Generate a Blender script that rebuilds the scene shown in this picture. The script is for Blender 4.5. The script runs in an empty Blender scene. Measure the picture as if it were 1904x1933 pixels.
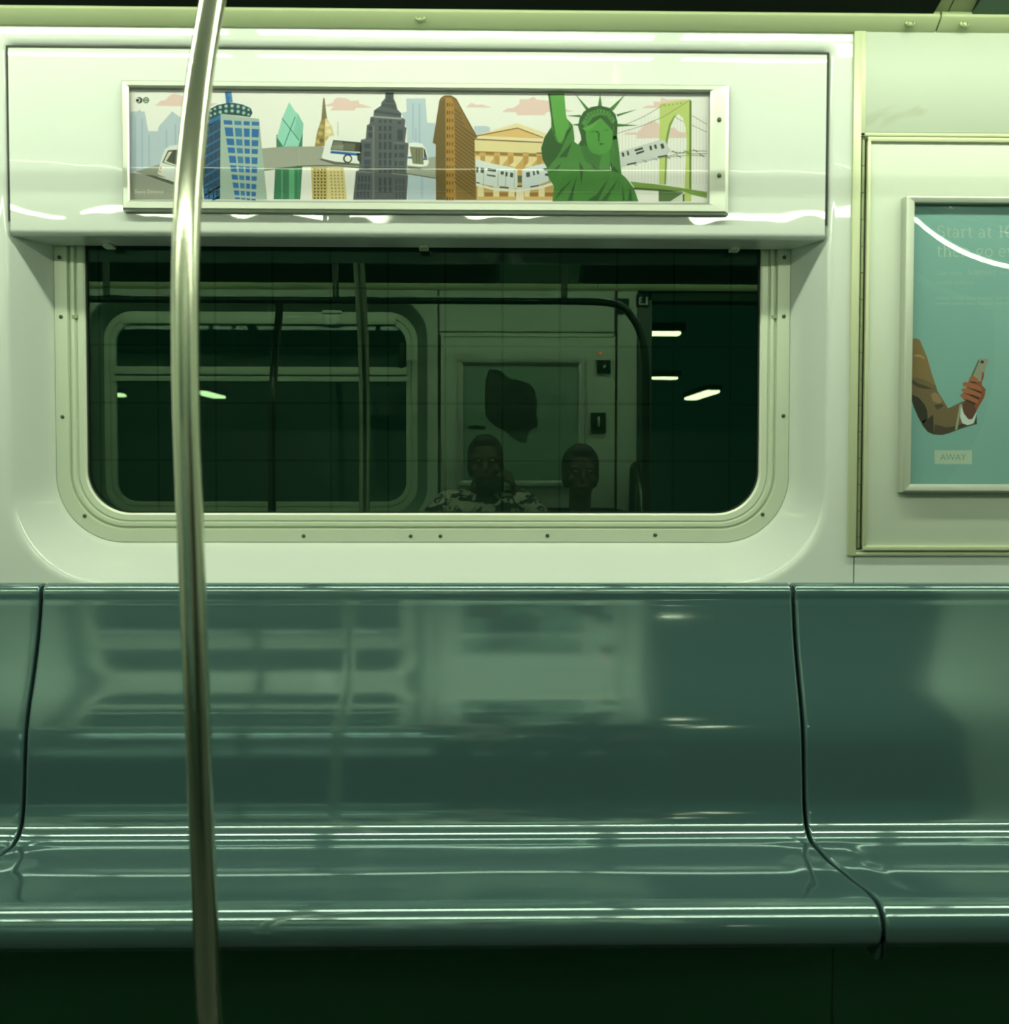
import bpy, bmesh, math, random
from mathutils import Vector, Matrix, Quaternion
random.seed(7)
S = bpy.context.scene
COL = S.collection
PI = math.pi

# ------------------------------------------------------------------ camera
FPX = 1780.0
CAM = Vector((0.0, -2.09, 1.19))
yaw, pitch, roll = math.atan(28/FPX), math.atan(55/FPX), 0.0015
fwd = Vector((math.sin(yaw)*math.cos(pitch), math.cos(yaw)*math.cos(pitch), -math.sin(pitch)))
quat = fwd.to_track_quat('-Z', 'Y') @ Quaternion((0, 0, 1), roll)
cd = bpy.data.cameras.new('camera'); cam = bpy.data.objects.new('camera', cd); COL.objects.link(cam)
cam.location = CAM; cam.rotation_mode = 'QUATERNION'; cam.rotation_quaternion = quat
cd.sensor_fit = 'HORIZONTAL'; cd.sensor_width = 36.0; cd.lens = 36.0*FPX/1904.0
cd.clip_start = 0.01; cd.clip_end = 200
cd.dof.use_dof = True; cd.dof.focus_distance = 3.1; cd.dof.aperture_fstop = 4.2
S.camera = cam
# ------------------------------------------------------------------ world, exposure
S.view_settings.view_transform = 'Standard'; S.view_settings.look = 'None'
S.view_settings.gamma = 1.0; S.view_settings.use_curve_mapping = False
S.view_settings.exposure = 0.0
W = bpy.data.worlds.new('film_haze_ambient'); S.world = W; W.use_nodes = True
W.node_tree.nodes['Background'].inputs[0].default_value = (0.011, 0.056, 0.033, 1)  # dim green ambient added to imitate the film's lifted blacks
W.node_tree.nodes['Background'].inputs[1].default_value = 1.0
S.cycles.max_bounces = 10; S.cycles.glossy_bounces = 5; S.cycles.transparent_max_bounces = 12
S.cycles.caustics_reflective = False; S.cycles.caustics_refractive = False
S.cycles.sample_clamp_indirect = 4.0
LAMP = (0.90, 1.0, 0.73)          # fluorescent tube colour on this film
LAMP_E = 35.0

# ------------------------------------------------------------------ measuring helpers
RM = quat.to_matrix()
def ray(px, py):
    return (RM @ Vector(((px-952)/FPX, -(py-966.5)/FPX, -1))).normalized()
def at(px, py, Y):
    d = ray(px, py); t = (Y-CAM.y)/d.y
    return CAM + d*t
def X(px, py, Y): return at(px, py, Y).x
def Z(px, py, Y): return at(px, py, Y).z
YG = 0.130                         # window glass plane
YW = -2.52                         # opposite side wall plane
def vat(px, py, Y):                # place on plane Y of something seen mirrored in the window glass
    p = at(px, py, 2*YG-Y); return Vector((p.x, Y, p.z))
def VX(px, py, Y): return vat(px, py, Y).x
def VZ(px, py, Y): return vat(px, py, Y).z

# ------------------------------------------------------------------ materials
def lin(c):
    c = c/255.0
    return c/12.92 if c <= 0.04045 else ((c+0.055)/1.055)**2.4
def mat(name, col, rough=0.5, metal=0.0, spec=0.5, coat=0.0, bump=0.0, bscale=6.0, emit=None, estr=0.0, var=0.0, vscale=3.0, coat_r=0.04, coat_ior=1.5):
    m = bpy.data.materials.new(name); m.use_nodes = True
    nt = m.node_tree; b = nt.nodes['Principled BSDF']
    b.inputs['Base Color'].default_value = (*col, 1); b.inputs['Roughness'].default_value = rough
    b.inputs['Metallic'].default_value = metal; b.inputs['Specular IOR Level'].default_value = spec
    b.inputs['Coat Weight'].default_value = coat; b.inputs['Coat Roughness'].default_value = coat_r; b.inputs['Coat IOR'].default_value = coat_ior
    if emit:
        b.inputs['Emission Color'].default_value = (*emit, 1); b.inputs['Emission Strength'].default_value = estr
    if bump or var:
        tc = nt.nodes.new('ShaderNodeTexCoord')
    if bump:
        n = nt.nodes.new('ShaderNodeTexNoise'); n.inputs['Scale'].default_value = bscale; n.inputs['Detail'].default_value = 1.0
        bp = nt.nodes.new('ShaderNodeBump'); bp.inputs['Strength'].default_value = 1.0; bp.inputs['Distance'].default_value = bump
        nt.links.new(tc.outputs['Object'], n.inputs['Vector']); nt.links.new(n.outputs['Fac'], bp.inputs['Height'])
        nt.links.new(bp.outputs['Normal'], b.inputs['Normal'])
        if coat: nt.links.new(bp.outputs['Normal'], b.inputs['Coat Normal'])
    if var:
        n2 = nt.nodes.new('ShaderNodeTexNoise'); n2.inputs['Scale'].default_value = vscale; n2.inputs['Detail'].default_value = 5
        mx = nt.nodes.new('ShaderNodeMix'); mx.data_type = 'RGBA'
        mx.inputs[6].default_value = (*[c*(1-var) for c in col], 1); mx.inputs[7].default_value = (*[min(1, c*(1+var)) for c in col], 1)
        nt.links.new(tc.outputs['Object'], n2.inputs['Vector']); nt.links.new(n2.outputs['Fac'], mx.inputs[0])
        nt.links.new(mx.outputs[2], b.inputs['Base Color'])
    return m
def glass_mat(name, refl, tint, rough=0.0, bump=0.0, bscale=4.0, fres=0.0, gtint=(1, 1, 1)):
    m = bpy.data.materials.new(name); m.use_nodes = True; nt = m.node_tree; nt.nodes.clear()
    o = nt.nodes.new('ShaderNodeOutputMaterial'); mx = nt.nodes.new('ShaderNodeMixShader')
    t = nt.nodes.new('ShaderNodeBsdfTransparent'); t.inputs[0].default_value = (*tint, 1)
    g = nt.nodes.new('ShaderNodeBsdfGlossy'); g.inputs['Roughness'].default_value = rough; g.inputs['Color'].default_value = (*gtint, 1)
    lw = nt.nodes.new('ShaderNodeLayerWeight'); lw.inputs['Blend'].default_value = 0.5
    mr = nt.nodes.new('ShaderNodeMapRange'); mr.inputs['From Min'].default_value = 0.0; mr.inputs['From Max'].default_value = 1.0
    mr.inputs['To Min'].default_value = refl; mr.inputs['To Max'].default_value = refl+fres
    pw = nt.nodes.new('ShaderNodeMath'); pw.operation = 'POWER'; pw.inputs[1].default_value = 3.0
    nt.links.new(lw.outputs['Facing'], pw.inputs[0]); nt.links.new(pw.outputs[0], mr.inputs['Value'])
    nt.links.new(mr.outputs[0], mx.inputs[0])
    nt.links.new(t.outputs[0], mx.inputs[1]); nt.links.new(g.outputs[0], mx.inputs[2]); nt.links.new(mx.outputs[0], o.inputs[0])
    if bump:
        tc = nt.nodes.new('ShaderNodeTexCoord'); n = nt.nodes.new('ShaderNodeTexNoise'); n.inputs['Scale'].default_value = bscale; n.inputs['Detail'].default_value = 1
        bp = nt.nodes.new('ShaderNodeBump'); bp.inputs['Strength'].default_value = 1.0; bp.inputs['Distance'].default_value = bump
        nt.links.new(tc.outputs['Object'], n.inputs['Vector']); nt.links.new(n.outputs['Fac'], bp.inputs['Height']); nt.links.new(bp.outputs['Normal'], g.inputs['Normal'])
    return m
def print_mat(name, rough=0.5, spec=0.3):
    m = bpy.data.materials.new(name); m.use_nodes = True; nt = m.node_tree; b = nt.nodes['Principled BSDF']
    a = nt.nodes.new('ShaderNodeAttribute'); a.attribute_name = 'ink'
    nt.links.new(a.outputs['Color'], b.inputs['Base Color']); b.inputs['Roughness'].default_value = rough; b.inputs['Specular IOR Level'].default_value = spec
    return m
M = {}
M['wall'] = mat('white_gloss_fibreglass', (.72, .78, .73), .34, spec=.35, coat=1.0, bump=.0020, bscale=6.0, coat_r=.02)
M['door'] = mat('pale_door_laminate', (.68, .75, .64), .42, spec=.35, var=.04, vscale=2.2)
M['dull'] = mat('backlit_dark_steel', (.05, .065, .05), .25, metal=1.0)  # dark copy of the stainless steel; backlit shade is put into the colour
M['laminate'] = mat('pale_wall_laminate', (.56, .63, .53), .42, spec=.35, var=.05, vscale=2.2)
M['seat'] = mat('grey_blue_seat_moulding', (.062, .124, .128), .085, spec=.5, coat=.25, bump=.0004, bscale=3.0, coat_r=.03)
sb_ = M['seat'].node_tree.nodes['Principled BSDF']; sb_.inputs['IOR'].default_value = 2.3; sb_.inputs['Specular Tint'].default_value = (.74, 1.0, .94, 1)
M['alu'] = mat('satin_aluminium', (.66, .70, .62), .34, metal=.75, bump=.0002, bscale=60)
M['frame'] = mat('anodised_window_frame', (.70, .78, .62), .38, metal=.25, var=.05, vscale=8)
M['trim'] = mat('cream_metal_trim', (.62, .68, .44), .38, metal=.15)
M['lip'] = mat('cream_rack_moulding', (.56, .65, .38), .40, spec=.4, var=.06, vscale=3)
M['steel'] = mat('brushed_stainless_tube', (.72, .74, .60), .235, metal=1.0, bump=.0001, bscale=90)
M['screw'] = mat('dull_steel_screw', (.10, .11, .08), .4, metal=.6)
M['hinge'] = mat('aged_hinge_brass', (.30, .36, .20), .4, metal=.6)
M['rubber'] = mat('black_rubber', (.012, .018, .014), .6)
M['floor'] = mat('speckled_dark_floor', (.020, .032, .022), .55, var=.35, vscale=60)
M['dark'] = mat('black_painted_metal', (.012, .034, .019), .6, spec=.15)
M['ceil'] = mat('white_ceiling_panel', (.62, .66, .60), .4)
M['lamp'] = mat('lamp_diffuser', (.8, .8, .8), .5, emit=LAMP, estr=LAMP_E)
M['slot'] = mat('lamp_slot', (.8, .8, .8), .5, emit=LAMP, estr=LAMP_E*.3)
M['glass'] = glass_mat('window_glass', .070, (.72, .84, .76), fres=.5, gtint=(.74, 1.0, .80))
M['glass_far'] = glass_mat('opposite_window_glass', .05, (.75, .85, .78), fres=.5)
M['acrylic'] = glass_mat('bowed_acrylic', .028, (.97, .98, .97), rough=.012, bump=.0003, bscale=3.0, fres=.4)
M['print'] = print_mat('printed_card')
M['cardblack'] = mat('dark_advert_card', (.003, .010, .006), .5, spec=.06)
M['under'] = mat('film_lifted_underseat_black', (.055, .165, .095), .6, spec=.15)  # film haze over the black underseat is put into this green base
M['cardgreen'] = mat('dull_green_advert_card', (.05, .14, .085), .4)
M['cardpale'] = mat('pale_card_edge', (.36, .42, .22), .5)

def add_smudges(m, dark, scale, lo, hi):
    nt = m.node_tree; b = nt.nodes['Principled BSDF']; src = b.inputs['Base Color'].links[0].from_socket
    tc = nt.nodes.new('ShaderNodeTexCoord'); n = nt.nodes.new('ShaderNodeTexNoise'); n.inputs['Scale'].default_value = scale; n.inputs['Detail'].default_value = 3; n.inputs['Distortion'].default_value = .8
    r = nt.nodes.new('ShaderNodeMapRange'); r.inputs['From Min'].default_value = lo; r.inputs['From Max'].default_value = hi
    x = nt.nodes.new('ShaderNodeMix'); x.data_type = 'RGBA'; x.inputs[7].default_value = (*dark, 1)
    nt.links.new(tc.outputs['Object'], n.inputs['Vector']); nt.links.new(n.outputs['Fac'], r.inputs['Value']); nt.links.new(r.outputs[0], x.inputs[0])
    nt.links.new(src, x.inputs[6]); nt.links.new(x.outputs[2], b.inputs['Base Color'])
add_smudges(M['laminate'], (.44, .46, .32), 7.0, .66, .80)
M['reveal'] = mat('shaded_window_reveal', (.16, .24, .18), .4)  # shade on the sloped reveal is painted in as a darker colour

# ------------------------------------------------------------------ object helpers
def thing(name, label, cat, loc=(0, 0, 0), group=None, rz=0.0):
    o = bpy.data.objects.new(name, None); COL.objects.link(o); o.empty_display_size = .05
    o.location = loc; o.rotation_euler = (0, 0, rz); o['label'] = label; o['category'] = cat
    if group: o['group'] = group
    return o
def wloc(o):
    v = Vector((0, 0, 0))
    while o is not None:
        v += Vector(o.location); o = o.parent
    return v
def obj(name, bm, m, parent=None, smooth=None, label=None, loc=None):
    me = bpy.data.meshes.new(name)
    off = wloc(parent) if parent else Vector((0, 0, 0))
    if loc is None and parent is None:                       # origin of a lone mesh at its own centre
        vs = [v.co for v in bm.verts]
        loc = Vector([(min(v[i] for v in vs)+max(v[i] for v in vs))/2 for i in range(3)])
    lo = Vector(loc) if loc is not None else Vector((0, 0, 0))
    bm.transform(Matrix.Translation(-(off+lo)))
    if smooth is not None:
        bm.normal_update()
        for f in bm.faces: f.smooth = True
        for e in bm.edges:
            if len(e.link_faces) == 2 and e.calc_face_angle(0) > math.radians(smooth): e.smooth = False
    bm.to_mesh(me); bm.free()
    for mm in (m if isinstance(m, (list, tuple)) else [m]): me.materials.append(mm)
    o = bpy.data.objects.new(name, me); COL.objects.link(o); o.location = lo
    if parent: o.parent = parent
    if label: o['label'] = label
    return o
def tag(o, label, cat, group=None):
    o['label'] = label; o['category'] = cat
    if group: o['group'] = group
    return o
def struct(o):
    o['kind'] = 'structure'; return o
def dup(root, loc, label=None, rz=None, group=None):
    r = root.copy(); COL.objects.link(r); r.location = loc
    if rz is not None: r.rotation_euler = (0, 0, rz)
    if label: r['label'] = label
    if group: r['group'] = group
    for ch in list(root.children):
        c = ch.copy(); COL.objects.link(c); c.parent = r
        for g in list(ch.children):
            d = g.copy(); COL.objects.link(d); d.parent = c
    return r
def BM(): return bmesh.new()
def box(bm, x0, x1, y0, y1, z0, z1, bev=0.0, seg=2):
    r = bmesh.ops.create_cube(bm, size=1.0)
    vs = r['verts']
    for v in vs:
        v.co = Vector((x0+(v.co.x+.5)*(x1-x0), y0+(v.co.y+.5)*(y1-y0), z0+(v.co.z+.5)*(z1-z0)))
    if bev:
        es = list({e for v in vs for e in v.link_edges})
        bmesh.ops.bevel(bm, geom=es, offset=bev, segments=seg, affect='EDGES', profile=.5)
    return bm
def bridge(bm, loops, closed=True, caps=(False, False)):
    rows = [[bm.verts.new(p) for p in L] for L in loops]
    n = len(rows[0])
    for a, b in zip(rows, rows[1:]):
        for i in range(n if closed else n-1):
            j = (i+1) % n
            try: bm.faces.new((a[i], a[j], b[j], b[i]))
            except ValueError: pass
    if caps[0]: bm.faces.new(list(reversed(rows[0])))
    if caps[1]: bm.faces.new(rows[-1])
    return rows
def rr(x0, x1, z0, z1, rb, rt, n=14):
    pts = []
    for cx, cz, a0, r in ((x1-rb, z0+rb, -PI/2, rb), (x1-rt, z1-rt, 0, rt), (x0+rt, z1-rt, PI/2, rt), (x0+rb, z0+rb, PI, rb)):
        for k in range(n+1):
            a = a0+PI/2*k/n; pts.append((cx+r*math.cos(a), cz+r*math.sin(a)))
    return pts
def smooth_path(pts, sub=8):
    P = [Vector(p) for p in pts]; out = []
    for i in range(len(P)-1):
        p0 = P[i-1] if i else P[0]*2-P[1]; p1, p2 = P[i], P[i+1]; p3 = P[i+2] if i+2 < len(P) else P[-1]*2-P[-2]
        for k in range(sub):
            t = k/sub
            out.append(.5*((2*p1)+(p2-p0)*t+(2*p0-5*p1+4*p2-p3)*t*t+(3*p1-p0-3*p2+p3)*t**3))
    out.append(P[-1]); return out
def tube(bm, path, r, seg=20, cap=True):
    P = [Vector(p) for p in path]; rs = r if isinstance(r, (list, tuple)) else [r]*len(P)
    t0 = (P[1]-P[0]).normalized(); ref = Vector((1, 0, 0)) if abs(t0.x) < .8 else Vector((0, 1, 0))
    n = (ref-t0*ref.dot(t0)).normalized(); loops = []
    for i, p in enumerate(P):
        t = (P[min(i+1, len(P)-1)]-P[max(i-1, 0)]).normalized()
        n = (n-t*n.dot(t)).normalized(); b = t.cross(n)
        loops.append([p+(n*math.cos(2*PI*k/seg)+b*math.sin(2*PI*k/seg))*rs[i] for k in range(seg)])
    bridge(bm, loops, True, (cap, cap))
    bmesh.ops.recalc_face_normals(bm, faces=bm.faces[:])
    return bm
def extrude_x(bm, prof, xs, closed=False):
    rows = [[bm.verts.new((x, y, z)) for (y, z) in prof] for x in xs]
    n = len(prof)
    for a, b in zip(rows, rows[1:]):
        for i in range(n if closed else n-1):
            j = (i+1) % n; bm.faces.new((a[i], a[j], b[j], b[i]))
    if closed:
        bm.faces.new(list(reversed(rows[0]))); bm.faces.new(rows[-1])
    bmesh.ops.recalc_face_normals(bm, faces=bm.faces[:])
    return bm
def disc(bm, c, r, depth, n=16, dome=.35):        # screw head on a wall facing -Y
    loops = []
    for (rr_, dy) in ((r, 0), (r, -depth*.5), (r*.75, -depth*.85), (r*.35, -depth)):
        loops.append([Vector((c.x+rr_*math.cos(2*PI*k/n), c.y+dy, c.z+rr_*math.sin(2*PI*k/n))) for k in range(n)])
    bridge(bm, loops, True, (True, True)); bmesh.ops.recalc_face_normals(bm, faces=bm.faces[:])
    return bm
def screws(parent, pts, r=.0042, depth=.0025, m=None, flip=1):
    first = None
    for p in pts:
        if first is None:
            bm = BM(); disc(bm, Vector((0, 0, 0)), r, depth*flip)
            first = obj('screw', bm, m or M['screw'], None, 35, loc=(0, 0, 0)); o = first
        else:
            o = first.copy(); COL.objects.link(o)
        o.parent = parent; o.location = Vector(p)-wloc(parent)
def text_polys(body, size, font=None):
    cu = bpy.data.curves.new('t', 'FONT'); cu.body = body; cu.size = size; cu.resolution_u = 3
    to = bpy.data.objects.new('t', cu); COL.objects.link(to)
    dg = bpy.context.evaluated_depsgraph_get(); me = bpy.data.meshes.new_from_object(to.evaluated_get(dg))
    out = [[(me.vertices[i].co.x, me.vertices[i].co.y) for i in p.vertices] for p in me.polygons]
    bpy.data.objects.remove(to); bpy.data.curves.remove(cu); bpy.data.meshes.remove(me)
    return out
# =================================================================== THE SETTING
XL, XR = -3.2, 3.2
ZTOP = 2.185
# ---- near wall with the window recess
hx0, hx1, hz0, hz1 = X(15, 500, 0), X(1562, 500, 0), Z(785, 1097, 0), Z(785, 88, 0)
YF = 0.115
fx0, fx1, fz0 = X(104, 700, YF), X(1490, 700, YF), Z(785, 1024, YF)
fz1 = 1.90
def hole(t, ins=0.0):
    l = lambda a, b: a+(b-a)*t
    return rr(l(hx0, fx0)+ins, l(hx1, fx1)-ins, l(hz0, fz0)+ins, l(hz1, fz1)-ins, l(.205, .155), l(.02, .03))
bm = BM(); loops = []
L0 = rr(XL, XR, 0.0, ZTOP, .001, .001)
def lp(pts, y): return [Vector((x, y, z)) for x, z in pts]
loops.append(lp(L0, 0)); loops.append(lp(hole(0, -.016), 0))
for ins, y in ((-.010, .0006), (-.005, .003), (-.001, .007), (.001, .012)): loops.append(lp(hole(0, ins), y))
for t in (.12, .3, .5, .7, .85, .95): loops.append(lp(hole(t, .001), .012+(YF-.012)*(t**1.15)))
loops.append(lp(hole(1.0), YF+.001)); loops.append(lp(hole(1.0, .01), YF+.012)); loops.append(lp(hole(1.0, .045), YF+.03))
bridge(bm, loops)
# rolled top edge going back under the rack moulding
rows = []
for k in range(9):
    a = PI/2*k/8; rows.append([(XL, .02-.02*math.cos(a), ZTOP+.02*math.sin(a)), (XR, .02-.02*math.cos(a), ZTOP+.02*math.sin(a))])
rows.append([(XL, .09, ZTOP+.02), (XR, .09, ZTOP+.02)]); rows.append([(XL, .09, 2.5), (XR, .09, 2.5)])
bridge(bm, [[Vector(p) for p in r] for r in rows], closed=False)
bmesh.ops.remove_doubles(bm, verts=bm.verts[:], dist=1e-5)
bmesh.ops.recalc_face_normals(bm, faces=bm.faces[:])
struct(obj('wall_back', bm, M['wall'], None, 40, loc=(0, 0, 0)))

# ---- window_1: frame, glass, gasket, screws
win = bpy.data.objects.new('window_1', None); COL.objects.link(win); win.location = ((fx0+fx1)/2, YF, fz0); struct(win)
def frm(d): return rr(fx0+d, fx1-d, fz0+d, fz1-d, max(.155-d*.8, .02), .03)
bm = BM(); loops = []
for d, y in ((-.002, .004), (0, .002), (.002, -.002), (.030, -.002), (.0315, .001), (.033, .006), (.036, .006), (.0375, .001), (.0395, -.0005), (.0455, -.0005), (.047, .002), (.0485, .006), (.050, .006), (.052, .003), (.064, .004), (.068, .007), (.069, .014)):
    loops.append(lp(frm(d), YF+y))
bridge(bm, loops); bmesh.ops.recalc_face_normals(bm, faces=bm.faces[:])
wf = obj('window_frame', bm, M['frame'], win, 30)
bm = BM(); L = frm(.062)
bridge(bm, [lp(L, YG), lp(L, YG+.006)], True, (True, True)); bmesh.ops.recalc_face_normals(bm, faces=bm.faces[:])
obj('glass_pane', bm, M['glass'], win)
bm = BM(); bridge(bm, [lp(frm(.069), YF+.010), lp(frm(.0715), YF+.010), lp(frm(.0715), YG-.0005), lp(frm(.069), YG-.0005), lp(frm(.069), YF+.010)])
obj('gasket', bm, M['rubber'], win)
sp = []
for p in ((112, 486), (115, 598), (118, 787), (160, 974), (573, 1012), (775, 1012), (831, 1012), (1033, 1011), (1236, 1010), (1439, 971), (1478, 785), (1479, 597), (1480, 486)):
    sp.append(at(*p, YF-.002))
screws(win, sp, .0045, .0028)
for px, py in ((141, 598), (1460, 598)):
    bm = BM(); c = at(px, py, YF); box(bm, c.x-.006, c.x+.006, YF-.0015, YF+.005, c.z-.004, c.z+.004)
    obj('frame_joint', bm, M['hinge'], win)

# ---- rack moulding along the top of the wall, joined at the right
def lip_profile():
    z1 = Z(952, 13, -.03); z0 = Z(952, 44, -.03)
    h = z1-z0
    return [(.07, z1-.002), (-.026, z1), (-.031, z1-.002), (-.033, z1-h*.36), (-.031, z1-h*.47), (-.012, z0+.003), (-.006, z0), (.07, z0)]
xj = X(1775, 25, -.03)
for i, (a, b) in enumerate(((XL+.01, xj-.002), (xj+.002, XR-.01))):
    bm = BM(); extrude_x(bm, lip_profile(), [a, b], True)
    t = struct(obj('trim_%d' % (i+1), bm, M['lip'], None, 25))
    bl = [(793, 34), (-700, 30)] if i == 0 else [(1820, 45), (2500, 50)]
    if i == 0: bl = [(793, 33), (1717, 43), (-150, 26)]
    for (px, py) in bl:
        c = at(px, py, -.023)
        bm = BM()
        loops = []
        for rad, dy in ((.0105, .003), (.0105, -.002), (.0075, -.003), (.0065, .0), (.004, .0), (.0035, -.0015)):
            loops.append([Vector((c.x+rad*math.cos(2*PI*k/18), c.y+dy, c.z+rad*.8*math.sin(2*PI*k/18))) for k in range(18)])
        bridge(bm, loops, True, (True, True)); bmesh.ops.recalc_face_normals(bm, faces=bm.faces[:])
        obj('bolt', bm, M['hinge'], t, 30)

# ---- wall panels right of the window: vertical trim, upper panel, bottom joint
xt0, xt1 = X(1606, 600, -.008), X(1621, 600, -.008)
z_b = Z(1700, 1049, -.008)
bm = BM(); box(bm, xt0, xt1, -.008, .0, z_b, ZTOP-.002, .0015)
struct(obj('trim_3', bm, M['trim'], None, 40))
bm = BM(); box(bm, xt1+.0005, XR-.02, -.008, 0, z_b, Z(1700, 1043, -.008), .0012)
struct(obj('trim_4', bm, M['trim'], None, 40))
bm = BM(); box(bm, X(1633, 150, -.006), XR-.03, -.006, 0, Z(1700, 250, -.006), ZTOP-.002, .0015)
struct(obj('wall_back_upper_panel', bm, M['laminate'], None, 40))
bm = BM(); box(bm, X(1626, 150, -.008), X(1634, 150, -.008), -.008, 0, Z(1700, 257, -.008), ZTOP-.002, .001)
box(bm, X(1626, 150, -.008), XR-.03, -.008, 0, Z(1700, 257, -.008), Z(1700, 250.5, -.008), .001)
struct(obj('trim_5', bm, M['trim'], None, 40))
bm = BM(); xs = X(1611, 1075, 0); box(bm, xs-.0009, xs+.0009, -.0006, .001, Z(1611, 1109, 0), Z(1611, 1050, 0))
struct(obj('trim_6', bm, M['rubber'], None))

# ---- other walls, floor, ceiling of the car
bm = BM(); box(bm, XL, XR, YW-.15, .1, -.06, 0.0)
struct(obj('floor', bm, M['floor'], None))
bm = BM(); extrude_x(bm, [(.09, 2.42), (-.36, 2.44), (-.36, 2.40), (-.60, 2.40), (-.60, 2.46), (-1.26, 2.50), (-1.92, 2.46), (-1.92, 2.40), (-2.16, 2.40), (-2.16, 2.44), (YW-.09, 2.42), (YW-.09, 2.56), (.09, 2.56)], [XL, XR], True)
struct(obj('ceiling', bm, M['ceil'], None))
for nm, x0, x1 in (('wall_left', XL-.05, XL), ('wall_right', XR, XR+.05)):
    bm = BM(); box(bm, x0, x1, YW-.1, .09, 0, 2.5)
    struct(obj(nm, bm, M['laminate'], None))

# ---- opposite side of the car: wall with window and open doorway
ox0, ox1 = VX(160, 760, YW), VX(806, 760, YW)
oz1, oz0 = VZ(480, 560, YW), hz0
dx = VX(1229, 800, YW)                            # doorway begins here
dx2 = dx+1.30
def ohole(ins, y, r=.20): return [Vector((x, y, z)) for x, z in rr(ox0+ins, ox1-ins, oz0+ins, oz1-ins, max(r-ins, .03), max(r-ins, .03))]
bm = BM(); loops = [[Vector((x, YW, z)) for x, z in rr(XL, dx-.075, 0, 2.19, .001, .001)], ohole(-.01, YW), ohole(0, YW-.006)]
for t in (.2, .5, .8, 1.0): loops.append(ohole(.06*t, YW-.006-.10*t))
bridge(bm, loops)
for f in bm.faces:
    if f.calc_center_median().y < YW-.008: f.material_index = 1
r4 = [[Vector((dx2, YW, 0)), Vector((dx2, YW, 2.19))], [Vector((XR, YW, 0)), Vector((XR, YW, 2.19))]]
bridge(bm, r4, closed=False)
r5 = [[Vector((XL, YW, 2.19)), Vector((XL, YW-.06, 2.2)), Vector((XL, YW-.06, 2.5))], [Vector((XR, YW, 2.19)), Vector((XR, YW-.06, 2.2)), Vector((XR, YW-.06, 2.5))]]
bridge(bm, r5, closed=False)
bmesh.ops.recalc_face_normals(bm, faces=bm.faces[:])
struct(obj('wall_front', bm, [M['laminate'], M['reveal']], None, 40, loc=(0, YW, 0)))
# doorway post with the door code, header
bm = BM(); box(bm, dx-.075, dx, YW-.10, YW+.012, 0, 2.13, .003)
post = obj('door_1', bm, mat('dark_door_post', (.020, .045, .033), .5), None, 40); struct(post)
bm = BM(); box(bm, dx2, dx2+.075, YW-.10, YW+.012, 0, 2.13, .003)
struct(obj('door_2', bm, bpy.data.materials['dark_door_post'], None, 40))
bm = BM(); box(bm, dx, dx2, YW-.12, YW-.02, 2.13, 2.24, .003)
struct(obj('trim_7', bm, M['dark'], None))
# opposite window: frame, tilting upper sash, crossbar, latch, glass
w2 = bpy.data.objects.new('window_2', None); COL.objects.link(w2); w2.location = ((ox0+ox1)/2, YW-.1, oz0); struct(w2)
YO = YW-.106
def ofr(d, y): return [Vector((x, YO+y, z)) for x, z in rr(ox0+.055+d, ox1-.055-d, oz0+.055+d, oz1-.055-d, .155-d*.8, .155-d*.8)]
bm = BM(); bridge(bm, [ofr(d, y) for d, y in ((0, 0), (.002, .004), (.030, .004), (.033, -.004), (.037, -.004), (.04, .002), (.06, .002), (.064, -.01))])
bmesh.ops.recalc_face_normals(bm, faces=bm.faces[:]); obj('window_frame', bm, M['frame'], w2, 30)
bm = BM(); bridge(bm, [ofr(.055, -.012), ofr(.055, -.018)], True, (True, True)); obj('glass_pane', bm, M['glass_far'], w2)
zc = VZ(480, 705, YO)
bm = BM(); box(bm, ox0+.115, ox1-.115, YO-.010, YO+.022, zc-.008, zc+.034, .003); box(bm, ox0+.105, ox1-.105, YO-.01, YO+.012, zc-.042, zc-.012, .003)
obj('crossbar', bm, M['frame'], w2, 40)
zs = VZ(480, 612, YO)
bm = BM(); box(bm, ox0+.15, ox1-.17, YO-.008, YO+.014, zs, zs+.045, .003); sash = obj('sash_rail', bm, M['frame'], w2, 40)
lx = VX(627, 600, YO)
bm = BM(); box(bm, lx-.045, lx+.045, YO+.004, YO+.026, zs-.006, zs+.05, .004); box(bm, lx-.05, lx+.05, YO+.002, YO+.016, zs+.055, zs+.078, .003); box(bm, lx-.028, lx+.028, YO+.02, YO+.040, zs-.008, zs+.014, .004)
obj('latch', bm, M['alu'], sash, 40)
bm = BM(); box(bm, ox1-.150, ox1-.125, YO, YO+.03, zc+.03, zc+.16, .004); obj('sash_stay', bm, M['dark'], w2, 40)
# opposite rack moulding
for i, (a, b) in enumerate(((XL+.01, .55), (.554, XR-.01))):
    bm = BM(); extrude_x(bm, [(YW-y, z) for y, z in lip_profile()], [a, b], True)
    struct(obj('trim_%d' % (8+i), bm, M['lip'], None, 25))
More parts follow.
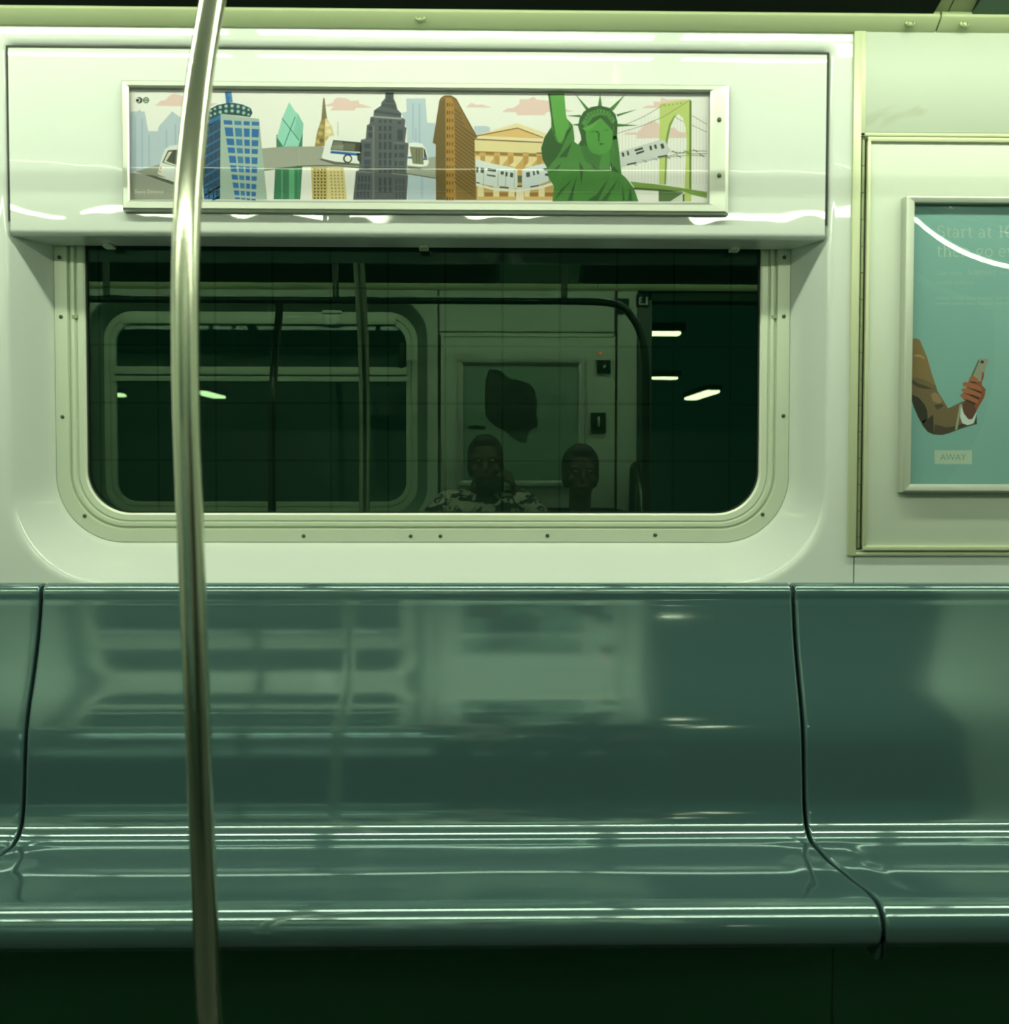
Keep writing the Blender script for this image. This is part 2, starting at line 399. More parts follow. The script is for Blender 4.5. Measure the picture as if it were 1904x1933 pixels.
# outside: dirty tiled tunnel wall beyond the near window, platform slab beyond the doorway
tm = bpy.data.materials.new('sooty_station_tile'); tm.use_nodes = True; nt = tm.node_tree; b = nt.nodes['Principled BSDF']
tc = nt.nodes.new('ShaderNodeTexCoord'); mp = nt.nodes.new('ShaderNodeMapping'); br = nt.nodes.new('ShaderNodeTexBrick')
br.offset = 0.0; br.squash = 1.0
br.inputs['Color1'].default_value = (.105, .13, .11, 1); br.inputs['Color2'].default_value = (.09, .115, .095, 1); br.inputs['Mortar'].default_value = (.052, .068, .056, 1)
br.inputs['Scale'].default_value = 1.0; br.inputs['Mortar Size'].default_value = .0045; br.inputs['Brick Width'].default_value = .1985; br.inputs['Row Height'].default_value = .1985
mp.inputs['Rotation'].default_value = (PI/2, 0, 0)
nt.links.new(tc.outputs['Object'], mp.inputs['Vector']); nt.links.new(mp.outputs[0], br.inputs['Vector']); nt.links.new(br.outputs['Color'], b.inputs['Base Color'])
b.inputs['Roughness'].default_value = .5
YT = 1.20
g = at(948, 870, YT)
bm = BM(); box(bm, -1.6, 1.9, YT, YT+.1, -.8, 2.7)
struct(obj('wall_tunnel', bm, tm, None, loc=(g.x, YT, g.z)))
# =================================================================== BENCHES
def seat_profile():
    pts = [(0.0, .968), (-.016, .970), (-.028, .968), (-.036, .962), (-.040, .953), (-.0405, .944), (-.0395, .938), (-.0405, .932), (-.0425, .926)]
    y, z = pts[-1]; n = 90; z1 = .486
    KEY = [(.93, .135), (.905, .175), (.888, .205), (.85, .25), (.81, .296), (.775, .335), (.745, .345), (.715, .315), (.69, .255), (.665, .17), (.64, .11), (.60, .085), (.56, .08), (.527, .11), (.506, .19), (.486, .31)]
    def ang(z):
        if z >= KEY[0][0]: return KEY[0][1]
        for (za, aa), (zb_, ab) in zip(KEY, KEY[1:]):
            if z >= zb_:
                t = (za-z)/(za-zb_); t = t*t*(3-2*t)*.5+t*.5; return aa+(ab-aa)*t
        return KEY[-1][1]
    dz = (z-z1)/n
    for k in range(n):
        y -= math.tan(ang(z-dz/2))*dz; z -= dz; pts.append((y, z))
    a0 = ang(z1); K = 26; R = .052                       # fillet into the pan
    for k in range(1, K+1):
        a = a0+(PI/2-.02-a0)*k/K; am = a0+(PI/2-.02-a0)*(k-.5)/K; ds = R*(PI/2-.02-a0)/K
        y -= math.sin(am)*ds; z -= math.cos(am)*ds; pts.append((y, z))
    yb, zb = y, z; y2, z2 = -.492, .474; K = 26
    for k in range(1, K+1):
        t = k/K; pts.append((yb+(y2-yb)*t, zb+(z2-zb)*(t*t*(3-2*t))-.004*math.sin(PI*t)+.0006*math.sin(t*PI*5)))
    y, z = y2, z2
    for k in range(1, 17):                                # nose
        a = -.05+(PI*.93)*k/16; y -= math.cos(a-.1)*.0073; z -= math.sin(a-.1)*.0073; pts.append((y, z))
    pts.append((y+.05, z+.004)); return pts
PROF = seat_profile(); HW = .8105
def bench_section(name, label, loc, rz=0.0):
    t = thing(name, label, 'bench', loc, 'moulded bench sections', rz)
    t.rotation_euler = (0, 0, 0)
    n = 120; xs = []
    for k in range(9): xs.append(-HW+.006*(1-math.cos(PI/2*k/8)))
    for k in range(1, n): xs.append(-HW+.006+(2*HW-.012)*k/n)
    for k in range(9): xs.append(HW-.006*(1-math.cos(PI/2*(8-k)/8)))
    bm = BM(); rows = []
    L = len(PROF)
    def ss(a, b, v):
        v = max(0, min(1, (v-a)/(b-a))); return v*v*(3-2*v)
    for x in xs:
        e = HW-abs(x); edge = 0.0
        if e < .006: edge = .006-math.sqrt(max(0, .006**2-(.006-e)**2))
        row = []
        for i, (y, z) in enumerate(PROF):
            a, b = PROF[max(i-1, 0)], PROF[min(i+1, L-1)]
            ty, tz = b[0]-a[0], b[1]-a[1]; l = math.hypot(ty, tz) or 1
            ny, nz = -(-tz/l), -(ty/l)                     # outward normal
            ny, nz = (tz/l, -ty/l)
            pan = ss(-.17, -.22, y) * (1-ss(-.44, -.50, y)) if z < .52 else 0
            dish = .0028*pan*ss(.050, .085, e)
            wav = .0007*pan*math.sin(x*6.1+.6)*math.sin(y*16)+.0004*pan*math.sin(x*11.0-1.2)
            d = -edge-dish+wav
            row.append(bm.verts.new((loc[0]+x, loc[1]+y+ny*d, loc[2]+z+nz*d)))
        rows.append(row)
    for a, b in zip(rows, rows[1:]):
        for i in range(L-1): bm.faces.new((a[i], b[i], b[i+1], a[i+1]))
    # end returns
    for r, s in ((rows[0], -1), (rows[-1], 1)):
        back = [bm.verts.new((v.co.x-s*.0, v.co.y+(.03 if v.co.z > .52 else 0), v.co.z-(.03 if v.co.z <= .52 else 0))) for v in r]
        for i in range(L-1):
            try: bm.faces.new((r[i], r[i+1], back[i+1], back[i]) if s > 0 else (r[i+1], r[i], back[i], back[i+1]))
            except ValueError: pass
    bmesh.ops.recalc_face_normals(bm, faces=bm.faces[:])
    obj('seat_shell', bm, M['seat'], t, 60)
    bm = BM(); prof = [(-.01, .90), (-.02, .60), (-.12, .43), (-.44, .425), (-.44, .40), (-.03, .40), (-.004, .60), (-.004, .90)]
    extrude_x(bm, [(loc[1]+y, loc[2]+z) for y, z in prof], [loc[0]-HW+.03, loc[0]+HW-.03], True)
    obj('support_tray', bm, M['under'], t)
    bm = BM(); box(bm, loc[0]-HW-.0034, loc[0]+HW+.0034, loc[1]-.30, loc[1]-.27, 0.0, .40, .004)
    obj('kick_panel', bm, M['under'], t)
    t.rotation_euler = (0, 0, rz)
    return t
xa = X(80, 1112, -.03); xb = X(1495, 1112, -.03); XC = (xa+xb)/2; PITCH = xb-xa
HW = PITCH/2-.0035
bs = bench_section('bench_section', 'middle grey-blue moulded bench section below the window', (XC, 0, 0))
dup(bs, (XC-PITCH, 0, 0), 'grey-blue moulded bench section cut off by the left edge of the photo')
dup(bs, (XC+PITCH, 0, 0), 'grey-blue moulded bench section at right, below the hinged wall panel')
dup(bs, (dx-.11-HW, YW, 0), 'bench section across the aisle that the two people sit on, seen only mirrored', PI)
dup(bs, (dx-.11-HW-PITCH, YW, 0), 'empty bench section across the aisle under the mirrored window', PI)

# =================================================================== HINGED SIGN PANEL ABOVE THE WINDOW (with its underside)
px0, px1 = hx0+.0058, hx1-.0062
pz1 = hz1-.0085; pz0 = Z(785, 447, 0)
cove = thing('overhead_sign_cover', 'white glossy boxed panel above the window that carries the skyline poster', 'sign_cover', ((px0+px1)/2, 0, pz0))  # access cover of the side destination sign, built as skin and underside
bm = BM()
def gap(y, d): return [Vector((x, y, z)) for x, z in ((px0-d, pz0+.03), (px0-d, pz1+d), (px1+d, pz1+d), (px1+d, pz0+.03))]
bridge(bm, [gap(.0035, .0055), gap(.0035, -.004)], closed=False); obj('gap_shade_strip', bm, M['rubber'], cove)  # black strip added to stand for the shade in the panel gap
bm = BM()
def slab(y, ins): return [Vector((x, y, z)) for x, z in rr(px0+ins, px1-ins, pz0, pz1-ins, .002, max(.012-ins, .003))]
# front skin as rows following a rounded lower edge and flat face
n = 60; xs = [px0+(px1-px0)*k/n for k in range(n+1)]
prof = [(.11, pz0+.004), (.06, pz0+.002), (.02, pz0+.0005)]
for k in range(7):
    a = PI/2*k/6; prof.append((.010-.012*math.sin(a)+.0, pz0+.012-.012*math.cos(a)))
m_ = 24
for k in range(1, m_): prof.append((-.002-.0003*math.sin(PI*k/m_), pz0+.012+(pz1-.006-pz0-.012)*k/m_))
for k in range(7):
    a = PI/2*k/6; prof.append((.004-.006*math.cos(a), pz1-.006+.006*math.sin(a)))
prof.append((.05, pz1))
def colx(x):
    out = []
    for (y, z) in prof:
        e = min(x-px0, px1-x); yy = y
        if e < 1e-6 and y < .004: yy = y+.005
        xx = x
        if y > .015 and z < pz0+.01:                          # the underside narrows with the sloped window reveal
            t = min(1, max(0, y/YF)); lo = hx0+(fx0-hx0)*t; hi = hx1+(fx1-hx1)*t; xx = min(max(x, lo+.0015), hi-.0015)
        out.append(Vector((xx, yy, z)))
    return out
xs = [px0, px0+.002]+xs[1:-1]+[px1-.002, px1]
bridge(bm, [colx(x) for x in xs], closed=False)
for x, s in ((px0, 1), (px1, -1)):
    q = [bm.verts.new((x, .003, pz0+.01)), bm.verts.new((x, .05, pz0+.01)), bm.verts.new((x, .05, pz1)), bm.verts.new((x, .003, pz1-.004))]
    bm.faces.new(q)
bmesh.ops.recalc_face_normals(bm, faces=bm.faces[:])
obj('panel_skin', bm, M['wall'], cove, 50)
for px, py in ((207, 464), (800, 465), (1385, 470)):
    c = at(px, py, .10); bm = BM()
    box(bm, c.x-.011, c.x+.011, .090, .110, pz0-.005, pz0+.002, .002); 
    tube(bm, [Vector((c.x, .088, pz0+.002)), Vector((c.x, .088, pz0-.004))], .010, 14)
    obj('panel_catch', bm, M['frame'], cove, 40)

# =================================================================== POSTER FRAME AND SKYLINE POSTER
YP = -.010
pf = thing('poster_frame', 'long low aluminium poster frame on the white panel above the window', 'poster frame', (X(800, 400, -.02), 0, Z(800, 400, -.02)))
ax0, ax1 = X(229, 280, -.020), X(1377, 280, -.020); az0, az1 = Z(800, 400, -.020), Z(800, 155, -.020)
bx0, bx1 = X(243, 280, -.02), X(1340, 280, -.02); bz0, bz1 = Z(800, 380, -.02), Z(800, 167.5, -.02)
YB = -.0035
def rect(x0, x1, y, z0, z1): return [Vector((x0, y, z0)), Vector((x1, y, z0)), Vector((x1, y, z1)), Vector((x0, y, z1))]
def rail(bm, a, b, c, d, ya, yb, lip):        # a mitred bar with a bevelled section: outer a-b, inner d-c
    oa, ob, ic, idd = a, b, c, d
    def mix(p, q, t): return (p[0]+(q[0]-p[0])*t, p[1]+(q[1]-p[1])*t)
    secs = ((0, YB), (0, -.012), (.06, -.019), (.22, -.0215), (.80, -.0205), (1.0, -.0175), (1.0, -.006))
    bridge(bm, [[Vector((mix(oa, idd, t)[0], y, mix(oa, idd, t)[1])), Vector((mix(ob, ic, t)[0], y, mix(ob, ic, t)[1]))] for t, y in secs], closed=False)
    bmesh.ops.recalc_face_normals(bm, faces=bm.faces[:])
O = [(ax0, az0), (ax1, az0), (ax1, az1), (ax0, az1)]; I = [(bx0, bz0), (bx1, bz0), (bx1, bz1), (bx0, bz1)]
for nm, i, j in (('bottom_rail', 0, 1), ('side_rail', 1, 2), ('top_rail', 2, 3), ('side_rail', 3, 0)):
    bm = BM(); rail(bm, O[i], O[j], I[j], I[i], 0, 0, 0); obj(nm, bm, M['alu'], pf, 20)
screws(pf, [at(1357, 226, -.0215), at(1357, 331, -.0215)], .0048, .003)
bm = BM(); box(bm, bx0-.002, bx1+.002, -.0125, -.0117, bz0-.002, bz1+.002)
obj('clear_cover', bm, glass_mat('poster_cover', .012, (.99, .99, .99), rough=.01, bump=.0006, bscale=2.0, fres=.3), pf)

WL = (lin(243), lin(245), lin(226))
class Print:
    def __init__(s, Y, white=(243, 245, 226), top=.80): s.bm = BM(); s.lay = s.bm.loops.layers.float_color.new('ink'); s.Y = Y; s.w = [lin(c) for c in white]; s.top = top
    def poly(s, pts, col, k=0, conv=None):
        P = [conv(*p) if conv else p for p in pts]
        if len(P) < 3: return
        vs = []
        for p in P:
            q = at(p[0], p[1], s.Y); vs.append(s.bm.verts.new((q.x, s.Y-.00005*k, q.z)))
        try: f = s.bm.faces.new(vs)
        except ValueError: return
        f.normal_update()
        c = [min(.95, lin(v)/w*s.top) for v, w in zip(col, s.w)]
        for l in f.loops: l[s.lay] = (*c, 1)
    def line(s, pts, w, col, k=0, conv=None):
        P = [Vector(conv(*p) if conv else p) for p in pts]
        for a, b in zip(P, P[1:]):
            d = (b-a)
            if d.length < 1e-6: continue
            n = Vector((-d.y, d.x)).normalized()*w/2
            s.poly([tuple(a+n), tuple(b+n), tuple(b-n), tuple(a-n)], col, k)
    def circ(s, c, r, col, k=0, conv=None, n=20, ry=None, a0=0, a1=2*PI):
        s.poly([(c[0]+r*math.cos(a0+(a1-a0)*i/n), c[1]+(ry or r)*math.sin(a0+(a1-a0)*i/n)) for i in range(n)], col, k, conv)
    def rct(s, x0, y0, x1, y1, col, k=0, conv=None): s.poly([(x0, y0), (x1, y0), (x1, y1), (x0, y1)], col, k, conv)
    def text(s, body, x, y, size, col, k=0, bold=0):
        for p in text_polys(body, size): s.poly([(x+u, y-v) for u, v in p], col, k)
    def done(s, name, parent):
        bmesh.ops.triangulate(s.bm, faces=s.bm.faces[:])
        for f in s.bm.faces:
            f.normal_update()
            if f.normal.y > 0: f.normal_flip()
        return obj(name, s.bm, M['print'], parent)
Z1 = lambda u, v: (220+u/4.76, 150+v/4.762)
Z2 = lambda u, v: (560+u/5.289, 150+v/5.289)
Z3 = lambda u, v: (800+u/5.289, 150+v/5.289)
Z4 = lambda u, v: (1000+u/4.76, 150+v/4.762)
pr = Print(-.0070)
pr.rct(240, 165, 1343, 383, (240, 241, 222))
PINK = (233, 203, 186); SKY = (184, 201, 200); SKY2 = (168, 186, 196); ROAD = (160, 164, 142)
# clouds
pr.poly([(345, 235), (400, 190), (440, 185), (480, 140), (520, 125), (570, 140), (620, 160), (660, 205), (760, 215), (905, 213), (860, 240), (600, 242)], PINK, 1, Z1)
pr.poly([(180, 265), (270, 262), (360, 230), (375, 195), (420, 178), (500, 190), (540, 215), (620, 208), (620, 240), (690, 260), (760, 280), (590, 285), (575, 310), (330, 310), (370, 270)], PINK, 1, Z2)
pr.poly([(415, 280), (470, 232), (530, 255), (570, 248), (680, 280)], PINK, 1, Z3)
pr.poly([(780, 325), (830, 290), (890, 285), (950, 245), (955, 195), (1040, 200), (1095, 170), (1130, 200), (1230, 210), (1400, 290), (1500, 320), (1230, 325), (1200, 357), (930, 357), (920, 328)], PINK, 1, Z3)
pr.poly([(1000, 258), (1060, 235), (1115, 235), (1110, 198), (1170, 200), (1180, 160), (1230, 180), (1400, 178), (1420, 250)], PINK, 1, Z4)
pr.poly([(835, 495), (870, 480), (965, 475), (1000, 440), (1040, 400), (1105, 365), (1160, 400), (1165, 450), (1290, 430), (1340, 470), (1400, 480), (1400, 525), (955, 530), (960, 498)], PINK, 1, Z4)
# pale skyline
pr.poly([(115, 290), (190, 286), (207, 270), (222, 288), (252, 288), (285, 465), (370, 465), (380, 420), (500, 287), (600, 360), (700, 400), (800, 420), (800, 830), (115, 830)], SKY, 2, Z1)
for u, a, b in ((160, 330, 810), (222, 350, 800), (440, 450, 760), (520, 400, 600), (285, 500, 780)): pr.rct(u, a, u+16, b, SKY2, 3, Z1)
pr.poly([(1090, 190), (1285, 190), (1300, 430), (1380, 436), (1385, 1200), (1105, 1200), (1100, 500), (1045, 335), (1098, 320)], (186, 204, 204), 2, Z2)
for u, a, b in ((1150, 240, 600), (1215, 240, 700), (1240, 960, 1180), (1178, 480, 640)): pr.rct(u, a, u+20, b, (170, 190, 200), 3, Z2)
pr.poly([(500, 465), (620, 465), (660, 480), (660, 560), (500, 560)], (190, 206, 206), 2, Z3)
pr.poly([(405, 420), (418, 420), (420, 600), (400, 600)], (214, 216, 204), 2, Z2)
# roads
pr.poly([(170, 830), (380, 765), (700, 880), (760, 940), (420, 880), (260, 860)], (150, 155, 132), 4, Z1)
pr.poly([(112, 838), (200, 845), (330, 870), (510, 945), (760, 1010), (780, 1080), (112, 1080)], ROAD, 5, Z1)
pr.poly([(255, 858), (330, 862), (480, 908), (520, 925), (510, 948), (420, 918)], (84, 90, 66), 6, Z1)
pr.poly([(1290, 622), (1480, 605), (1640, 601), (1640, 783), (1600, 785), (1450, 800), (1325, 818)], ROAD, 4, Z1)
pr.line([(1325, 818), (1450, 800), (1600, 785), (1640, 783)], 1.6, (70, 76, 56), 5, Z1)
pr.poly([(25, 671), (250, 668), (645, 800), (640, 880), (400, 862), (180, 862), (25, 867)], ROAD, 4, Z2)
pr.line([(0, 868), (180, 863), (400, 863), (640, 882)], 2.0, (80, 84, 62), 5, Z2)
pr.poly([(1090, 860), (1320, 780), (1390, 770), (1390, 985), (1250, 965), (1090, 938)], ROAD, 4, Z2)
pr.line([(1090, 938), (1250, 965), (1390, 988)], 1.6, (74, 78, 60), 5, Z2)
pr.poly([(1110, 870), (1255, 882), (1250, 905), (1110, 890)], (98, 102, 78), 5, Z2)
# bus at left
pr.poly([(370, 850), (408, 690), (440, 622), (480, 597), (560, 586), (800, 600), (800, 930), (520, 915)], (226, 232, 216), 7, Z1)
pr.poly([(410, 748), (462, 638), (620, 625), (800, 640), (800, 830), (545, 786)], (62, 68, 52), 8, Z1)
pr.poly([(424, 744), (468, 652), (500, 648), (445, 735), (545, 772), (545, 784)], (214, 220, 186), 9, Z1)
pr.circ((398, 795), 10, (222, 120, 100), 8, Z1); pr.circ((390, 830), 10, (220, 196, 90), 8, Z1)
# blue tower with the drum on top
pr.poly([(800, 395), (935, 310), (930, 1078), (785, 1078), (775, 850)], (24, 62, 84), 8, Z1)
for k in range(9):
    v = 430+k*86; pr.poly([(792, v), (934, v-78), (934, v-64), (790, v+22)], (34, 112, 160), 9, Z1)
for u in (830, 870, 905): pr.poly([(u, 385), (u+7, 380), (u+4, 1078), (u-3, 1078)], (30, 84, 116), 9, Z1)
pr.poly([(805, 395), (935, 312), (935, 355), (800, 440)], (38, 112, 160), 9, Z1)
pr.poly([(785, 980), (930, 960), (930, 1078), (785, 1078)], (36, 100, 140), 9, Z1)
for u in (815, 850, 888, 915): pr.rct(u, 985, u+12, 1040, (24, 62, 84), 10, Z1)
pr.poly([(935, 310), (1280, 355), (1352, 1078), (928, 1078)], (166, 188, 166), 8, Z1)
rows_ = [(365, 405), (430, 510), (530, 590), (610, 660), (685, 750), (770, 830), (855, 900), (925, 975), (995, 1040), (1058, 1076)]
def tw(f, v):
    t = (v-365)/710.0; return (960+(1065-960)*t)*(1-f)+(1282+(1250-1282)*t)*f
for va, vb in rows_:
    for ci, (f0, f1) in enumerate(((0, .24), (.30, .50), (.56, .73), (.79, 1.0))):
        pr.poly([(tw(f0, va), va+f0*18), (tw(f1, va), va+f1*18), (tw(f1, vb), vb+f1*12), (tw(f0, vb), vb+f0*12)], ((26, 104, 160) if ci != 1 else (50, 122, 158)), 9, Z1)
pr.poly([(825, 375), (822, 300), (845, 262), (900, 232), (1000, 210), (1060, 212), (1130, 225), (1205, 258), (1222, 300), (1200, 340), (1100, 325), (940, 310)], (26, 70, 72), 8, Z1)
for v, off in ((238, 0), (283, 0)):
    for i, u in enumerate((846, 884, 932, 984, 1038, 1092, 1142, 1186)):
        dy = ((u-1025)/190.0)**2*48
        pr.circ((u, v+dy), 15 if 900 < u < 1150 else 11, (150, 198, 176), 9, Z1, 12)
pr.poly([(973, 112), (1032, 112), (1044, 206), (985, 215)], (70, 138, 178), 8, Z1)
pr.poly([(973, 112), (1003, 112), (1000, 150), (1020, 160), (1006, 212), (985, 215)], (36, 108, 160), 9, Z1)
# teal faceted tower
pr.poly([(1425, 790), (1668, 780), (1650, 1078), (1410, 1078)], (52, 122, 82), 3, Z1)
pr.poly([(1435, 500), (1675, 420), (1668, 612), (1435, 612)], (62, 132, 96), 3, Z1)
for u, w_, c in ((1480, 12, (96, 164, 116)), (1548, 50, (92, 170, 118)), (1625, 20, (60, 140, 92))): pr.rct(u, 795, u+w_, 1078, c, 4, Z1)
pr.poly([(1550, 203), (1606, 290), (1628, 305), (1680, 400), (1673, 470), (1632, 605), (1500, 605), (1440, 520), (1487, 350)], (152, 216, 186), 4, Z1)
pr.poly([(1628, 305), (1680, 400), (1673, 470), (1640, 550), (1590, 470)], (134, 202, 172), 5, Z1)
for a in ([(1487, 350), (1640, 550)], [(1605, 335), (1503, 600)]): pr.line(a, 1.7, (62, 128, 104), 6, Z1)
# crown tower
pr.poly([(262, 195), (270, 180), (278, 195), (302, 392), (245, 402)], (126, 116, 74), 3, Z2)
pr.poly([(280, 385), (302, 388), (350, 470), (376, 560), (330, 668), (275, 668)], (226, 208, 146), 3, Z2)
pr.poly([(245, 400), (282, 385), (276, 668), (180, 668), (202, 530)], (152, 132, 66), 3, Z2)
for (u, v, c) in ((310, 450, (240, 228, 178)), (322, 520, (240, 228, 178)), (300, 590, (206, 182, 112)), (250, 470, (182, 162, 96)), (235, 540, (186, 166, 98)), (215, 620, (196, 174, 104)), (250, 610, (116, 100, 48))): pr.circ((u, v), 26, c, 4, Z2, 14, ry=22)
pr.poly([(142, 872), (302, 872), (302, 1198), (155, 1198)], (202, 182, 104), 3, Z2)
pr.poly([(302, 872), (470, 876), (500, 1198), (302, 1198)], (222, 206, 138), 3, Z2)
for j in range(10):
    for i in range(4): pr.rct(172+i*34-(j % 2)*3, 888+j*32, 190+i*34-(j % 2)*3, 906+j*32, (82, 76, 42), 4, Z2)
    for i in range(4): pr.rct(330+i*36+j*2, 888+j*32, 346+i*36+j*2, 902+j*32, (150, 134, 78), 4, Z2)
# coach behind the tall tower
pr.poly([(250, 775), (290, 620), (325, 570), (395, 556), (520, 585), (645, 605), (645, 842), (380, 820), (262, 792)], (236, 240, 224), 6, Z2)
pr.poly([(365, 605), (645, 628), (645, 726), (335, 704)], (54, 60, 44), 7, Z2)
pr.poly([(372, 616), (462, 624), (455, 704), (348, 696)], (112, 116, 92), 8, Z2); pr.poly([(472, 634), (585, 642), (575, 716), (465, 706)], (96, 100, 78), 8, Z2)
pr.poly([(348, 660), (470, 650), (462, 704), (345, 697)], (134, 138, 112), 9, Z2)
pr.poly([(338, 716), (620, 740), (620, 764), (334, 738)], (34, 88, 160), 8, Z2); pr.poly([(340, 708), (620, 731), (620, 741), (338, 717)], (130, 190, 180), 8, Z2)
pr.circ((508, 792), 46, (40, 46, 34), 8, Z2); pr.circ((510, 792), 31, (236, 238, 218), 9, Z2)
pr.poly([(600, 735), (645, 735), (645, 845), (606, 806)], (52, 58, 44), 8, Z2)
pr.poly([(220, 800), (262, 790), (380, 820), (560, 838), (640, 850), (640, 864), (380, 850)], (92, 96, 74), 5, Z2)
pr.poly([(1105, 640), (1180, 628), (1250, 642), (1290, 700), (1318, 830), (1302, 862), (1240, 872), (1105, 858)], (238, 241, 226), 6, Z2)
pr.poly([(1125, 670), (1262, 680), (1266, 850), (1158, 842)], (124, 126, 92), 7, Z2)
for u in (1190, 1216): pr.rct(u, 690, u+10, 840, (86, 92, 66), 8, Z2)
pr.poly([(1266, 684), (1280, 700), (1302, 784), (1270, 784)], (60, 66, 48), 7, Z2); pr.poly([(1262, 786), (1304, 786), (1306, 804), (1262, 806)], (40, 92, 160), 7, Z2); pr.rct(1108, 770, 1152, 790, (60, 110, 160), 7, Z2)
# tall stepped grey tower
E = (84, 90, 88); ED = (46, 62, 66); EL = (108, 114, 106)
pr.poly([(885, 130), (968, 130), (968, 190), (990, 240), (1005, 300), (1046, 340), (1040, 376), (1083, 402), (1078, 472), (1097, 485), (1080, 625), (1117, 640), (1095, 935), (1110, 960), (1097, 1200), (563, 1200), (590, 920), (620, 905), (640, 602), (688, 592), (700, 455), (725, 445), (735, 375), (765, 370), (770, 310), (840, 262), (845, 230), (880, 190)], E, 7, Z2)
pr.poly([(895, 132), (955, 132), (950, 190), (970, 235), (880, 232), (898, 190)], (54, 68, 70), 8, Z2)
pr.poly([(848, 240), (985, 250), (1000, 300), (840, 268)], (60, 74, 74), 8, Z2); pr.poly([(775, 305), (1045, 345), (1040, 368), (768, 330)], (58, 70, 72), 8, Z2)
pr.poly([(770, 365), (1050, 384), (1050, 400), (770, 380)], (150, 160, 148), 9, Z2)
for u in (822, 872, 924): pr.rct(u, 404, u+22, 432, ED, 8, Z2)
pr.rct(1010, 420, 1040, 445, ED, 8, Z2); pr.rct(745, 395, 765, 425, ED, 8, Z2)
pr.rct(755, 460, 776, 1196, EL, 8, Z2)
for u in (820, 868, 918):
    for a, b in ((465, 515), (540, 600), (625, 700), (730, 790), (805, 860), (875, 930), (980, 1060), (1070, 1130)): pr.rct(u, a, u+26, b, ED, 8, Z2)
for u, a, b in ((715, 470, 510), (715, 530, 580), (1005, 500, 610)): pr.rct(u, a, u+(40 if u < 900 else 55), b, ED, 8, Z2)
for v in (640, 720, 800, 860):
    pr.rct(672, v, 735, v+50, (50, 66, 74), 8, Z2); pr.rct(975, v+15, 1000, v+60, ED, 8, Z2); pr.rct(1020, v+15, 1075, v+60, (58, 72, 76), 8, Z2)
for i, u in enumerate((612, 645, 680, 715)):
    for v in (960, 1040, 1120): pr.rct(u-(v-960)*.07, v, u+18-(v-960)*.07, v+62, (52, 64, 72), 8, Z2)
for u in (985, 1020, 1055):
    for v in (990, 1060, 1130): pr.rct(u, v, u+18, v+56, (60, 72, 76), 8, Z2)
pr.line([(590, 920), (745, 930)], 1.8, (128, 132, 120), 9, Z2); pr.line([(640, 605), (745, 612)], 1.5, (112, 118, 110), 9, Z2); pr.line([(965, 632), (1115, 642)], 1.5, (112, 118, 110), 9, Z2); pr.line([(945, 940), (1108, 958)], 1.5, (140, 144, 116), 9, Z2)
# wedge building
pr.poly([(1430, 205), (1450, 178), (1480, 160), (1540, 160), (1590, 190), (1800, 580), (1775, 605), (1780, 820), (1795, 1203), (1388, 1203), (1385, 650), (1363, 635)], (134, 104, 42), 7, Z2)
pr.poly([(1436, 215), (1482, 185), (1490, 1203), (1388, 1203), (1385, 650), (1368, 632)], (108, 88, 38), 8, Z2)
pr.poly([(1482, 185), (1540, 185), (1570, 240), (1590, 1203), (1490, 1203)], (172, 128, 46), 8, Z2)
for j in range(13):
    v = 235+j*78
    pr.rct(1496, v, 1510, v+36, (84, 70, 36), 9, Z2); pr.rct(1520, v+2, 1532, v+36, (88, 72, 36), 9, Z2); pr.rct(1548, v+4, 1560, v+36, (98, 78, 38), 9, Z2)
for j in range(24):
    v = 300+j*40
    a = (1575, v); b = (1775, v+150)
    ue = 1775 if v+150 > 560 else 1575+(v-200)*.52
    if v < 330: ue = 1640
    vb = v+(ue-1575)*.75
    if vb < 1195: pr.line([(1575, v), (ue, vb)], 2.2, (100, 80, 36), 9, Z2)
for j in range(22):
    v = 330+j*40
    if v > 640: pr.line([(1396, v+60 if v+60 < 1195 else 1195), (1478, v if v < 1195 else 1195)], 1.6, (94, 78, 34), 9, Z2)
pr.line([(1363, 637), (1430, 207), (1450, 180), (1482, 165), (1538, 165), (1588, 195), (1800, 582)], 2.4, (112, 84, 32), 10, Z2)
# columned building
pr.poly([(510, 712), (1180, 740), (1300, 1060), (1285, 1206), (520, 1206)], (206, 166, 92), 3, Z3)
pr.poly([(510, 712), (1180, 740), (1180, 775), (510, 745)], (158, 118, 52), 4, Z3)
for u in (555, 700, 835, 985, 1120):
    pr.rct(u, 730, u+60, 765, (206, 170, 98), 5, Z3); pr.rct(u+8, 765, u+55, 1000, (190, 148, 72), 5, Z3)
for u in (515, 605, 745, 895, 1045): pr.poly([(u, 765), (u+90, 770), (u+90, 790), (u+15, 880), (u, 860)], (232, 212, 150), 4, Z3)
pr.poly([(850, 860), (910, 815), (910, 880)], (236, 220, 160), 6, Z3); pr.poly([(1000, 880), (1055, 815), (1055, 870)], (236, 220, 160), 6, Z3)
for u in (535, 692, 845, 1003, 1145): pr.rct(u, 1060, u+60, 1170, (236, 222, 166), 4, Z3)
for u in (605, 752, 905, 1055, 1205): pr.rct(u, 1128, u+(85 if u != 905 else 14), 1168, (160, 116, 52), 4, Z3)
pr.rct(520, 1172, 1285, 1206, (214, 178, 108), 4, Z3); pr.rct(922, 1070, 996, 1206, (236, 226, 182), 5, Z3)
pr.poly([(510, 560), (930, 435), (1240, 545), (1240, 640), (510, 600)], (236, 222, 166), 4, Z3)
pr.poly([(540, 562), (935, 490), (1185, 592)], (226, 188, 116), 5, Z3)
